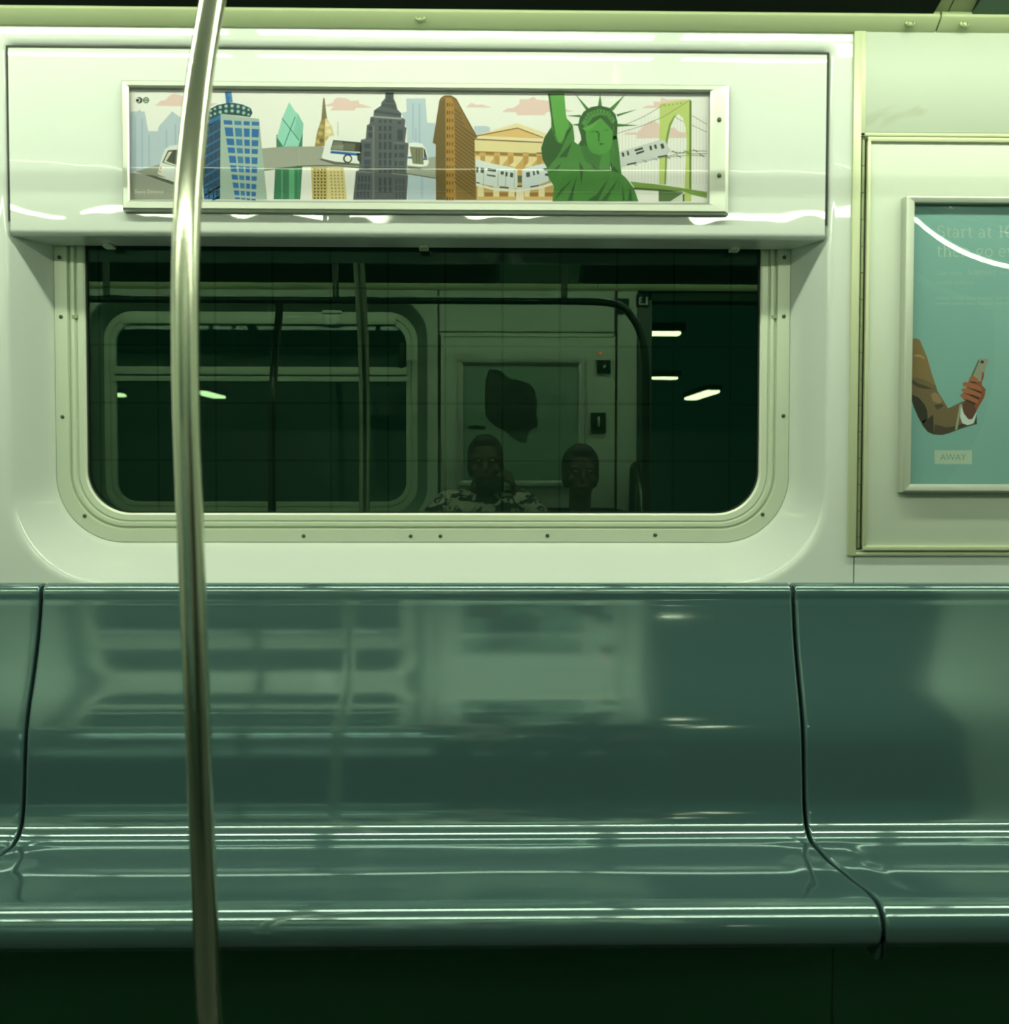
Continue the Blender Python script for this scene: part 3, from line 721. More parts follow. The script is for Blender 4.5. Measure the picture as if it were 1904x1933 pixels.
pr.line([(520, 565), (935, 486), (1190, 582)], 2.2, (140, 100, 44), 6, Z3)
pr.poly([(505, 604), (1180, 640), (1180, 742), (505, 714)], (232, 216, 152), 5, Z3); pr.line([(515, 597), (1180, 630)], 2.4, (140, 100, 44), 6, Z3)
# trains
def train(poly, wins, k, conv, col=(222, 230, 216)):
    pr.poly(poly, col, k, conv)
    for w in wins: pr.poly(w, (72, 78, 72), k+1, conv)
pr.poly([(520, 1035), (700, 1085), (930, 1100), (1150, 1070), (1290, 1025), (1300, 1050), (1150, 1095), (930, 1122), (700, 1108), (520, 1060)], (240, 240, 220), 7, Z3)
train([(515, 795), (700, 845), (900, 882), (932, 910), (936, 1085), (800, 1088), (520, 1032)], [[(522, 872), (546, 880), (540, 934), (522, 928)], [(568, 878), (602, 886), (594, 938), (565, 930)], [(638, 885), (722, 898), (716, 924), (632, 915)], [(630, 938), (640, 950), (714, 958), (714, 976), (628, 962)], [(768, 915), (800, 920), (792, 955), (764, 948)], [(814, 922), (838, 926), (830, 972), (812, 966)], [(862, 928), (892, 936), (888, 980), (858, 974)], [(755, 1066), (848, 1074), (845, 1090), (752, 1082)], [(522, 1022), (556, 1030), (556, 1042), (522, 1036)]], 8, Z3)
train([(980, 905), (1010, 885), (1190, 840), (1245, 870), (1245, 1015), (1120, 1062), (980, 1088)], [[(1018, 930), (1056, 922), (1060, 972), (1022, 978)], [(1085, 918), (1102, 914), (1110, 955), (1092, 960)], [(1120, 912), (1140, 906), (1155, 944), (1132, 950)], [(1190, 888), (1245, 880), (1245, 910), (1200, 912)], [(1205, 940), (1240, 935), (1240, 965), (1210, 962)], [(1060, 1068), (1150, 1050), (1155, 1060), (1060, 1082)]], 8, Z3, (216, 226, 218))
pr.rct(934, 960, 978, 1030, (96, 98, 66), 8, Z3); pr.rct(930, 1060, 980, 1075, (60, 66, 50), 9, Z3)
for u in (600, 745, 820, 905): pr.line([(u, 900), (u-8, 1075)], .9, (150, 160, 152), 9, Z3)
# suspension bridge
for i in range(28):
    u = 800+i*29
    pr.line([(u, 330 if u > 1000 else 440), (u, 940)], .7, (206, 208, 190), 2, Z4)
TWc = (190, 208, 112)
pr.poly([(1165, 217), (1435, 178), (1452, 195), (1450, 1095), (1385, 1095), (1392, 900), (1407, 560), (1397, 430), (1372, 345), (1332, 310), (1288, 335), (1247, 420), (1224, 520), (1218, 945), (1160, 945)], TWc, 4, Z4)
pr.poly([(1432, 180), (1452, 195), (1450, 985), (1430, 985)], (104, 132, 56), 5, Z4)
pr.poly([(1222, 520), (1250, 400), (1290, 334), (1332, 310), (1300, 340), (1262, 430), (1238, 560), (1222, 945), (1206, 945)], (128, 154, 70), 5, Z4)
for k in range(5): pr.poly([(1200+k*36, 240-k*5), (1215+k*36, 225-k*5), (1222+k*36, 240-k*5)], (140, 160, 80), 5, Z4)
for P in ([(785, 485), (1000, 420), (1200, 335), (1420, 198)], [(860, 405), (1000, 345), (1100, 290), (1210, 222)], [(1455, 325), (1590, 405)], [(1455, 412), (1590, 475)], [(1290, 330), (1375, 380)]): pr.line(P, .95, (118, 126, 84), 6, Z4)
pr.poly([(900, 918), (1150, 945), (1390, 980), (1590, 1012), (1590, 1068), (1450, 1035), (1385, 1008), (1160, 985), (950, 985)], (122, 158, 66), 6, Z4)
pr.poly([(920, 970), (1160, 985), (1385, 1008), (1160, 1002), (930, 990)], (70, 96, 44), 7, Z4)
pr.poly([(1155, 995), (1385, 1015), (1260, 1097), (1155, 1097)], (84, 116, 62), 5, Z4); pr.poly([(1372, 1030), (1388, 1030), (1388, 1097), (1372, 1097)], (70, 96, 44), 6, Z4)
pr.poly([(1260, 1097), (1372, 1030), (1372, 1097)], (214, 222, 192), 5, Z4)
tr = (104, 108, 74)
pr.line([(815, 790), (1000, 745), (1240, 690), (1440, 640), (1590, 645)], .9, tr, 7, Z4); pr.line([(1260, 650), (1440, 668), (1590, 668)], .9, tr, 7, Z4); pr.line([(1230, 700), (1440, 680), (1570, 690)], .9, tr, 7, Z4)
for u, v in ((940, 760), (1030, 730), (1120, 712), (1240, 700), (1300, 650), (1410, 650), (1490, 640), (1340, 690), (1545, 680)): pr.line([(u-25, v-10), (u+20, v+14)], 1.3, (84, 90, 56), 8, Z4)
pr.poly([(792, 652), (960, 605), (1150, 548), (1205, 545), (1232, 580), (1262, 640), (1225, 692), (820, 792)], (204, 210, 196), 8, Z4)
for w in ([(820, 660), (842, 655), (850, 690), (832, 698)], [(868, 645), (884, 642), (894, 680), (876, 685)], [(938, 630), (1010, 608), (1018, 628), (944, 648)], [(950, 660), (1024, 636), (1028, 652), (956, 678)], [(1070, 600), (1090, 594), (1100, 634), (1080, 638)], [(1112, 590), (1134, 584), (1142, 622), (1124, 626)], [(1168, 582), (1196, 574), (1210, 616), (1184, 628)], [(870, 760), (955, 742), (958, 754), (872, 774)], [(1148, 692), (1235, 676), (1235, 688), (1150, 706)]): pr.poly(w, (52, 58, 50), 9, Z4)
# green statue
G, GD, GL = (70, 138, 52), (38, 86, 32), (86, 158, 60)
pr.poly([(190, 430), (130, 520), (100, 620), (112, 720), (150, 790), (165, 880), (215, 960), (202, 1095), (974, 1095), (932, 975), (862, 885), (822, 850), (795, 660), (765, 545), (700, 640), (452, 580), (404, 560), (385, 410), (325, 345), (190, 350)], (64, 128, 48), 10, Z4)
pr.poly([(190, 430), (130, 520), (100, 620), (112, 720), (160, 800), (240, 700), (300, 590), (240, 560), (205, 470)], GD, 11, Z4)
pr.poly([(162, 128), (308, 128), (325, 330), (352, 400), (335, 520), (262, 572), (222, 500), (190, 350)], GL, 12, Z4)
pr.poly([(162, 128), (180, 128), (205, 340), (230, 500), (262, 572), (215, 480), (188, 340)], GD, 13, Z4)
for a, b, c in (((405, 130), (503, 275), (530, 262)), ((630, 128), (610, 240), (647, 240)), ((860, 132), (712, 262), (746, 284)), ((965, 268), (775, 315), (786, 334)), ((322, 326), (456, 318), (456, 342)), ((372, 408), (438, 396), (438, 420)), ((975, 413), (782, 398), (784, 426))): pr.poly([a, b, c], (62, 124, 48), 11, Z4)
pr.poly([(432, 420), (445, 350), (482, 290), (545, 250), (625, 235), (712, 255), (768, 312), (787, 385), (782, 530), (745, 545), (700, 640), (500, 610), (440, 590), (452, 500)], GD, 12, Z4)
pr.poly([(462, 395), (520, 300), (625, 262), (715, 290), (768, 370), (740, 400), (690, 330), (630, 318), (560, 345), (500, 430)], (70, 134, 52), 13, Z4)
for k in range(11):
    a = math.radians(200+k*14); pr.line([(622+math.cos(a)*100, 400+math.sin(a)*95), (622+math.cos(a)*140, 400+math.sin(a)*135)], 1.6, GD, 14, Z4)
pr.poly([(500, 460), (540, 420), (640, 350), (720, 430), (745, 470), (742, 560), (722, 630), (680, 672), (620, 680), (560, 660), (520, 610), (503, 540)], (74, 146, 54), 14, Z4)
pr.poly([(470, 440), (560, 400), (640, 345), (560, 440), (500, 465)], GL, 15, Z4); pr.poly([(640, 350), (720, 425), (748, 470), (700, 420)], (50, 108, 40), 15, Z4)
pr.poly([(580, 460), (612, 465), (628, 490), (622, 545), (632, 560), (610, 555), (612, 490), (590, 472)], GD, 15, Z4)
pr.poly([(660, 455), (715, 448), (690, 465)], (54, 112, 42), 15, Z4); pr.poly([(528, 470), (600, 462), (560, 482)], (58, 118, 44), 15, Z4)
pr.poly([(615, 580), (640, 572), (668, 580), (640, 592)], GD, 15, Z4)
pr.poly([(500, 590), (560, 665), (640, 685), (725, 640), (720, 800), (640, 830), (500, 740), (450, 600)], (52, 110, 42), 13, Z4)
pr.poly([(640, 690), (720, 650), (715, 790), (650, 830), (620, 800)], (68, 134, 50), 14, Z4)
pr.poly([(742, 500), (786, 520), (800, 640), (822, 850), (740, 830), (715, 640)], (58, 118, 46), 12, Z4)
fk_ = 17
for P in ([(260, 700), (380, 560), (330, 700)], [(165, 850), (290, 745), (250, 810)], [(440, 730), (480, 800), (460, 960)], [(540, 740), (620, 830), (570, 800)], [(700, 900), (560, 1080), (610, 1090)], [(790, 900), (640, 1090), (690, 1090)], [(420, 870), (340, 1090), (380, 1090)], [(380, 900), (270, 1000), (220, 1090)], [(900, 960), (880, 1090), (920, 1090)], [(500, 900), (560, 1000), (520, 930)], [(720, 740), (800, 840), (730, 820)], [(330, 460), (385, 420), (310, 560), (250, 700)], [(830, 930), (830, 1090), (850, 1090)], [(520, 1085), (620, 1020), (600, 1090)]): fk_ += 1; pr.poly(P, GD, fk_, Z4)
pr.poly([(395, 430), (430, 425), (455, 500), (460, 545), (432, 585), (398, 560), (405, 500)], (240, 241, 222), 16, Z4); pr.circ((735, 795), 15, (226, 230, 200), 16, Z4)
# small roundel pair and the small signature
pr.circ((205, 187), 29, (66, 88, 66), 5, Z1); pr.circ((192, 187), 19, (238, 240, 222), 6, Z1); pr.rct(160, 176, 200, 198, (238, 240, 222), 6, Z1); pr.circ((265, 187), 29, (96, 118, 92), 5, Z1); pr.circ((265, 187), 19, (176, 190, 166), 6, Z1); pr.rct(244, 182, 288, 192, (96, 118, 92), 7, Z1)
pr.text('Steve Dininno', 254, 365, 9.6, (226, 232, 212), 7)
pr.done('printed_poster', pf)

# =================================================================== HINGED EQUIPMENT PANEL AT RIGHT
YD = -.012
dx0 = X(1637, 600, YD); dz1 = Z(1750, 264, YD); dz0 = Z(1750, 1034, YD); dx1 = dx0+.95
pan = thing('hinged_panel', 'pale hinged wall panel right of the window holding the teal advertisement', 'access panel', (dx0, 0, dz0))
bm = BM(); box(bm, dx0, dx1, -.006, -.001, dz0, dz1, .001); obj('panel_leaf', bm, M['door'], pan, 40)
bm = BM(); w_ = .0068
box(bm, dx0-.004, dx0+w_*.5, YD, -.001, dz0-.004, dz1+.004, .0015); box(bm, dx1-w_, dx1, YD, -.001, dz0-.004, dz1+.004, .0015)
box(bm, dx0-.004, dx1, YD-.0002, -.001, dz1-.004, dz1+.006, .0015); box(bm, dx0-.004, dx1, YD-.0002, -.001, dz0-.006, dz0+.004, .0015)
obj('edge_trim', bm, M['trim'], pan, 40)
bm = BM(); box(bm, X(1622, 600, -.001), X(1632, 600, -.001), -.0012, .0002, dz0-.004, dz1+.006); hinge = obj('hinge', bm, M['rubber'], pan)
hx = X(1626, 600, -.006); zz = dz1+.003; k = 0
while zz > dz0:
    z2 = max(dz0-.002, zz-.0583)
    bm = BM(); tube(bm, [Vector((hx, -.0035, zz-.0006)), Vector((hx, -.0035, z2+.0006))], .0036, 12)
    obj('hinge_knuckle', bm, M['hinge'], hinge, 40); zz = z2-.0001
    if z2 <= dz0: break

# =================================================================== TEAL ADVERTISEMENT
adf = thing('advert_frame', 'aluminium frame with teal arm-and-phone advertisement on the hinged panel', 'poster frame', (X(1705, 930, -.02), -.006, Z(1705, 930, -.02)))
YA = -.030
qx0, qx1 = X(1706, 650, YA), 0.0
qz0, qz1 = Z(1800, 930, YA), Z(1800, 370, YA)
cx0 = X(1723, 650, YA); cz0, cz1 = Z(1800, 914, YA), Z(1800, 382, YA)
qx1 = qx0+.60; cx1 = qx1-(cx0-qx0)
O = [(qx0, qz0), (qx1, qz0), (qx1, qz1), (qx0, qz1)]; I = [(cx0, cz0), (cx1, cz0), (cx1, cz1), (cx0, cz1)]
def rail2(bm, a, b, c, d):
    mixp = lambda p, q, t: (p[0]+(q[0]-p[0])*t, p[1]+(q[1]-p[1])*t)
    secs = ((0, -.006), (0, -.022), (.08, -.0295), (.25, -.0305), (.55, -.030), (.97, -.0285), (1.0, -.027), (1.0, -.010))
    bridge(bm, [[Vector((mixp(a, d, t)[0], y, mixp(a, d, t)[1])), Vector((mixp(b, c, t)[0], y, mixp(b, c, t)[1]))] for t, y in secs], closed=False)
    bmesh.ops.recalc_face_normals(bm, faces=bm.faces[:])
for nm, i, j in (('bottom_rail', 0, 1), ('side_rail', 1, 2), ('top_rail', 2, 3), ('side_rail', 3, 0)):
    bm = BM(); rail2(bm, O[i], O[j], I[j], I[i]); obj(nm, bm, M['alu'], adf, 20)
ad = Print(-.0110, white=(196, 216, 178), top=.86)
TEAL = (108, 164, 132); CRM = (146, 184, 142)
ad.rct(1710, 372, 2205, 922, TEAL)
A7 = lambda u, v: (1700+u/6.902, 620+v/6.902)
SL, SLD, SLL = (112, 104, 56), (62, 62, 38), (130, 120, 68)
ad.poly([(140, 130), (200, 130), (245, 150), (285, 240), (345, 385), (400, 580), (480, 820), (560, 950), (615, 1040), (700, 1000), (810, 945), (800, 1010), (790, 1080), (800, 1180), (860, 1230), (960, 1150), (985, 1110), (985, 1250), (800, 1300), (640, 1362), (540, 1388), (430, 1384), (350, 1350), (280, 1265), (230, 1170), (165, 1020), (140, 940)], (96, 92, 54), 1, A7)
ad.poly([(140, 130), (200, 130), (245, 150), (285, 240), (345, 385), (400, 580), (450, 740), (330, 680), (220, 640), (140, 640)], SL, 2, A7)
ad.poly([(170, 345), (240, 340), (300, 370), (310, 400), (250, 372), (170, 362)], (146, 134, 78), 3, A7)
ad.poly([(140, 660), (230, 720), (330, 750), (410, 790), (330, 790), (230, 770), (140, 720)], SLD, 3, A7)
ad.poly([(140, 860), (230, 900), (300, 980), (340, 1060), (350, 1170), (290, 1250), (225, 1160), (165, 1020), (140, 940)], (44, 48, 32), 2, A7)
ad.poly([(280, 1200), (350, 1180), (420, 1120), (430, 1384), (350, 1350), (285, 1270)], (48, 50, 34), 2, A7)
ad.poly([(390, 860), (440, 830), (490, 860), (540, 950), (500, 980), (420, 950)], (126, 116, 72), 3, A7)
ad.poly([(430, 1000), (520, 980), (560, 1010), (470, 1060)], (66, 64, 40), 3, A7)
ad.poly([(440, 1250), (600, 1290), (720, 1270), (820, 1230), (960, 1240), (800, 1300), (640, 1362), (540, 1388), (430, 1384)], (62, 62, 40), 2, A7)
ad.poly([(780, 1040), (800, 1000), (830, 1110), (900, 1190), (960, 1120), (980, 1080), (985, 1160), (945, 1235), (870, 1262), (800, 1235), (770, 1150)], (170, 204, 168), 4, A7)
ad.poly([(950, 1235), (985, 1110), (990, 1250)], (46, 52, 44), 5, A7)
ad.poly([(765, 990), (790, 985), (770, 1110), (735, 1315), (705, 1325), (730, 1180)], (134, 150, 104), 5, A7)
ad.poly([(1010, 402), (1040, 390), (1130, 395), (1145, 412), (1110, 500), (1045, 700), (990, 760), (880, 700)], (124, 140, 104), 5, A7)
ad.poly([(1010, 402), (880, 690), (900, 710), (1022, 420)], (78, 92, 66), 6, A7); ad.circ((1058, 437), 24, (26, 38, 32), 7, A7, ry=20)
SK, SKD = (118, 78, 44), (70, 50, 30)
ad.poly([(810, 960), (880, 900), (1000, 930), (1000, 1030), (970, 1110), (930, 1180), (880, 1185), (820, 1110), (795, 1030)], (84, 62, 40), 6, A7)
ad.poly([(1060, 560), (1085, 580), (1080, 640), (1055, 690), (1055, 740), (1105, 795), (1085, 900), (1030, 990), (985, 1070), (940, 980), (850, 930), (860, 700), (1000, 690), (1040, 690)], SK, 7, A7)
for P in ([(890, 640), (930, 610), (1000, 660), (1020, 700), (960, 700), (885, 690)], [(800, 715), (840, 695), (940, 715), (1040, 760), (1060, 820), (960, 790), (840, 760), (810, 750)], [(782, 800), (820, 775), (930, 790), (1040, 840), (1040, 900), (930, 860), (820, 840)], [(768, 870), (810, 840), (920, 880), (1010, 930), (1000, 980), (900, 940), (800, 910)]): ad.poly(P, (138, 94, 54), 8, A7)
for P in ([(880, 690), (960, 695), (1000, 715), (940, 715)], [(830, 760), (960, 795), (1060, 830), (1040, 850), (930, 800)], [(820, 840), (930, 865), (1030, 905), (1010, 930), (920, 885)], [(800, 910), (900, 940), (980, 980), (960, 1000), (880, 960)]): ad.poly(P, (54, 42, 28), 9, A7)
ad.rct(1763.5, 850, 1834, 876, (150, 186, 140), 2)
ad.text('AWAY', 1774, 868.5, 16.5, (106, 150, 114), 3)
# serif headline drawn stroke by stroke: (points in em, stroke width)
def arc(cx, cy, rx, ry, a0, a1, n=12): return [(cx+rx*math.cos(math.radians(a0+(a1-a0)*i/n)), cy+ry*math.sin(math.radians(a0+(a1-a0)*i/n))) for i in range(n+1)]
GLY = {
 'S': (.52, [(arc(.25, .50, .17, .155, 40, 260), .07), (arc(.25, .17, .19, .17, 80, -140), .08), ([(.42, .62), (.42, .50)], .03), ([(.05, .17), (.05, .03)], .03)]),
 't': (.34, [([(.14, .58), (.14, .10)], .085), (arc(.22, .09, .08, .08, 180, 320), .05), ([(.03, .44), (.30, .44)], .04)]),
 'a': (.47, [(arc(.19, .34, .14, .11, 150, 0), .05), ([(.33, .34), (.33, .06)], .085), (arc(.18, .13, .12, .12, 60, 330), .06), ([(.31, .02), (.43, .02)], .035)]),
 'r': (.38, [([(.12, .45), (.12, .0)], .085), (arc(.25, .32, .12, .12, 160, 50), .05), ([(.03, .02), (.24, .02)], .035), ([(.02, .44), (.12, .44)], .035)]),
 '1': (.40, [([(.20, .66), (.20, 0)], .085), ([(.06, .02), (.34, .02)], .035), ([(.05, .60), (.20, .64)], .035)]),
 '0': (.60, [(arc(.29, .33, .22, .315, 0, 360, 24), .075)]),
 'h': (.55, [([(.12, .72), (.12, 0)], .085), (arc(.27, .28, .15, .16, 150, 0), .05), ([(.42, .28), (.42, 0)], .085), ([(.03, .02), (.22, .02)], .035), ([(.33, .02), (.52, .02)], .035), ([(.03, .70), (.12, .70)], .035)]),
 'e': (.46, [(arc(.23, .23, .18, .22, 0, 310, 18), .055), ([(.06, .25), (.40, .25)], .04)]),
 'n': (.55, [([(.12, .45), (.12, 0)], .085), (arc(.27, .28, .15, .16, 150, 0), .05), ([(.42, .28), (.42, 0)], .085), ([(.03, .02), (.22, .02)], .035), ([(.33, .02), (.52, .02)], .035), ([(.03, .44), (.12, .44)], .035)]),
 'g': (.50, [(arc(.23, .29, .15, .15, 0, 360, 18), .06), ([(.32, .40), (.46, .44)], .04), (arc(.22, .0, .10, .10, 100, 220), .045), (arc(.25, -.13, .19, .10, 0, 360, 18), .05)]),
 'o': (.52, [(arc(.25, .22, .19, .21, 0, 360, 20), .065)]),
 'v': (.50, [([(.07, .44), (.25, 0)], .08), ([(.25, 0), (.43, .44)], .045), ([(0, .44), (.17, .44)], .035), ([(.34, .44), (.50, .44)], .035)]),
 'y': (.50, [([(.07, .44), (.25, 0)], .08), ([(.14, -.2), (.43, .44)], .045), ([(0, .44), (.17, .44)], .035), ([(.34, .44), (.50, .44)], .035)]),
 'w': (.72, [([(.07, .44), (.22, 0)], .08), ([(.22, 0), (.36, .44)], .045), ([(.36, .44), (.5, 0)], .08), ([(.5, 0), (.65, .44)], .045)]),
 ' ': (.26, []),
}
def serif(body, x, y, em, col, k):
    for ch in body:
        adv, st = GLY[ch]
        for P, w in st: ad.line([(x+p[0]*em, y-p[1]*em) for p in P], max(w*em, 1.0), col, k)
        x += adv*em
    return x
serif('Start at 10', 1767, 448.5, 34.0, CRM, 2)
serif('then go every', 1767, 484.5, 34.0, CRM, 2)
FT = (124, 172, 136)
ad.text('Use code', 1767, 519, 12.5, FT, 2); ad.text('SUBWAY', 1826, 519, 13.5, (130, 176, 138), 2); ad.text('for', 1888, 519, 12.5, FT, 2)
ad.text('travel uniform', 1767, 537, 12.5, FT, 2)
for y_, n_ in ((564, 9), (574, 9)):
    x_ = 1767
    for k in range(n_):
        w_ = (22, 17, 30, 14, 26)[(k+int(y_)) % 5]; ad.rct(x_, y_-3.2, x_+w_, y_+1.4, (117, 169, 134), 2); x_ += w_+4
ad.done('printed_advert', adf)
# bowed clear cover
bm = BM(); nx, nz = 40, 40; rows = []
for i in range(nx+1):
    s = i/nx; row = []
    for j in range(nz+1):
        t = j/nz
        bul = (math.sin(PI*min(1, s*1.0))**.9 if 0 < s < 1 else 0)*(math.sin(PI*t) if 0 < t < 1 else 0)
        row.append(Vector((cx0-.002+(cx1-cx0+.004)*s, -.0155-.0145*bul, cz0-.002+(cz1-cz0+.004)*t)))
    rows.append(row)
bridge(bm, rows, closed=False); bmesh.ops.recalc_face_normals(bm, faces=bm.faces[:])
for f in bm.faces: f.smooth = True
obj('clear_cover', bm, M['acrylic'], adf, 80)

# =================================================================== AD CARDS IN THE RACK ABOVE
def rack_card(name, x0, x1, m, label, side=1, parts=None, z_off=0.0):
    bm = BM(); prof = []
    for k in range(9):
        t = k/8; prof.append((-.012-.33*t-.02*math.sin(PI*t), 2.20+.19*t-.022*math.sin(PI*t)+z_off))
    ps = [(y if side > 0 else YW-y, z) for y, z in prof]
    ps2 = [(y, z+.004) for y, z in reversed(ps)]
    extrude_x(bm, ps+ps2, [x0, x1], True)
    return tag(obj(name, bm, m, None, 60), label, 'advert card', 'advert cards in the overhead racks')
ys = -.06
c0 = X(1757, 3, -.02)
cA = rack_card('rack_card', -1.62, c0-.0, M['cardblack'], 'near-black advert card in the rack above the window panel')
rack_card('rack_card', -3.1, -1.63, M['cardblack'], 'dark advert card in the rack beyond the left edge of the photo')
rack_card('rack_card', X(1830, 3, -.02), 2.3, M['cardgreen'], 'dull green advert card at the top right corner, right of the joint')
def rack_strip(x0, x1, lbl):
    bm = BM(); extrude_x(bm, [(-.013, 2.203), (-.36, 2.385), (-.36, 2.391), (-.013, 2.209)], [x0, x1], True)
    return tag(obj('rack_divider', bm, M['cardpale'], None), lbl, 'rack divider')
rack_strip(X(1758, 3, -.02), X(1784, 3, -.02), 'pale divider strip at the top, left of the rack joint')
rack_strip(X(1787, 3, -.02), X(1829, 3, -.02), 'pale divider strip at the top, right of the rack joint')
# white mark and small line of lettering on the dark card
bm = BM()
def on_card(px, py, d=.0016):                           # a point on the card surface seen at this pixel
    o, dr = CAM, ray(px, py); best = None
    t = .5
    while t < 3.0:
        p = o+dr*t; s = (-.012-p.y)/.33
        if 0 <= s <= 1:
            zc_ = 2.20+.19*s-.022*math.sin(PI*s); 
            if p.z >= zc_: return p-dr*d
        t += .0005
    return o+dr*2.06
mk = [(1620, 7), (1624, 10), (1630, 10.5), (1636, 6), (1637, 0), (1633, 0), (1629, 5.5), (1622, 4.5)]
bm.faces.new([bm.verts.new(on_card(*p)) for p in mk])
o = obj('printed_mark', bm, mat('pale_ink', (.45, .52, .42), .5), None, loc=(0, 0, 0)); o.parent = cA; o.location = -Vector(cA.location)
bm = BM()
for P in text_polys('New York City Transit', 8.4):
    try: bm.faces.new([bm.verts.new(on_card(1643+u, 3.6-v)) for u, v in P])
    except ValueError: pass
o = obj('printed_lettering', bm, mat('dim_ink', (.05, .10, .07), .5), None, loc=(0, 0, 0)); o.parent = cA; o.location = -Vector(cA.location)
rack_card('rack_card', -2.6, .03, M['cardblack'], 'near-black advert card in the opposite rack, mirrored above the far window', -1)
rack_card('rack_card', .05, .45, M['cardgreen'], 'dull green card in the opposite rack, mirrored above the equipment panel', -1)
rack_card('rack_card', .47, 2.6, M['cardblack'], 'dark advert card in the opposite rack over the open doorway', -1)

# =================================================================== CEILING LIGHTS
def light(name, label, x, y, w=1.05, d=.060, z=2.366):
    t = thing(name, label, 'ceiling light', (x, y, z), 'fluorescent ceiling lights')
    bm = BM(); box(bm, x-w/2, x+w/2, y-d/2, y+d/2, z-.022, z-.008, .004); obj('diffuser', bm, M['lamp'], t, 40)
    bm = BM(); box(bm, x-w/2-.02, x+w/2+.02, y-d/2-.018, y+d/2+.018, z-.006, z+.004, .003); obj('housing', bm, M['alu'], t, 40)
    return t
lrow = [-2.35, -1.22, -.09, 1.04, 2.17]
first = None
for side, y in (('window side', -.47), ('camera side', -2.05)):
    for i, x in enumerate(lrow):
        lb = '%s fluorescent ceiling light of the %s row' % (('first', 'second', 'middle', 'fourth', 'last')[i], side)
        if first is None: first = light('ceiling_light', lb, x, y)
        else: dup(first, (x, y, 2.366), lb)
bm = BM(); box(bm, -2.6, 2.6, -1.775, -1.768, 2.449, 2.452)
tag(obj('ceiling_light_strip', bm, M['slot'], None), 'thin continuous strip light along the ceiling above the aisle', 'ceiling light')
# =================================================================== POLES AND RAILS
YPOLE = -.79
pp = [(425, -170), (414, -90), (403, -10), (391, 60), (377, 150), (365, 250), (356, 350), (352, 430), (350, 540), (350, 650), (352, 780), (356, 900), (361, 1040), (366, 1180), (372, 1330), (378, 1480), (383, 1620), (388, 1740), (394, 1900)]
XPOLE = -.415                                   # the pole bows only towards the aisle, in one upright plane
path = []
for px, py in pp:
    d_ = ray(px, py); path.append(CAM+d_*((XPOLE-CAM.x)/d_.x))
zr = 1.985
path = [p for p in path if p.z < zr-.05]
xr = path[0].x
path = [Vector((XPOLE, path[0].y+.07, zr)), Vector((XPOLE, path[0].y+.045, zr-.004)), Vector((XPOLE, path[0].y+.015, zr-.022))]+path
YNR = path[0].y
last = path[-1]; path = path+[Vector((XPOLE, last.y+.012, .35)), Vector((XPOLE, last.y+.012, .006))]
t = thing('grab_pole', 'bowed stainless steel grab pole standing in front of the bench', 'pole', (path[-1].x, path[-1].y, 0))
bm = BM(); tube(bm, smooth_path(path, 8), .0185, 28); obj('pole_tube', bm, M['steel'], t, 40)
bm = BM(); c = path[-1]; tube(bm, [Vector((c.x, c.y, .001)), Vector((c.x, c.y, .012)), Vector((c.x, c.y, .03))], [.045, .045, .022], 28); obj('floor_flange', bm, M['steel'], t, 35)
# overhead rails: bar, hangers to the ceiling
def rail_thing(label, y, z, xs0, xs1, hang, bend=None, ztop=2.47, ms='steel'):
    t = thing('overhead_rail', label, 'handrail', ((xs0+xs1)/2, y, z))
    P = [Vector((xs0, y, z)), Vector((xs0+.6, y, z)), Vector((xs1-.6, y, z)), Vector((xs1, y, z))]
    if bend: P = [Vector((xs0, y, z)), Vector((xs0+.6, y, z)), Vector((xs1-.5, y, z)), Vector((xs1-.24, y, z))]+bend
    bm = BM(); tube(bm, smooth_path(P, 10), .0165, 20); obj('rail_tube', bm, M[ms], t, 40)
    for hx_ in hang:
        bm = BM(); tube(bm, [Vector((hx_, y, z+.012)), Vector((hx_, y, ztop))], .0145, 16); obj('hanger', bm, M[ms], t, 40)
        bm = BM(); tube(bm, [Vector((hx_, y, ztop-.01)), Vector((hx_, y, ztop+.005))], .035, 20); obj('ceiling_flange', bm, M[ms], t, 40)
    return t
rail_thing('stainless overhead rail above the near bench, out of frame at the top', YNR, zr, -2.6, 2.6, [-1.9, .35, 1.9], ztop=2.462)
YR = -1.86
zo = VZ(640, 566, YR)
bend = [VXY for VXY in (vat(1160, 575, YR), vat(1195, 602, YR), vat(1212, 640, YR), vat(1218, 690, YR), vat(1219, 800, YR), vat(1219, 960, YR))]
bend[0].z = zo-.012
bend.append(Vector((bend[-1].x, YR, .52))); 
rt = rail_thing('dark overhead rail curving down by the far doorway, mirrored in the window', YR, zo, -2.4, bend[0].x, [VX(200, 520, YR), VX(633, 520, YR), VX(1065, 520, YR)], bend, ztop=2.455, ms='dull')
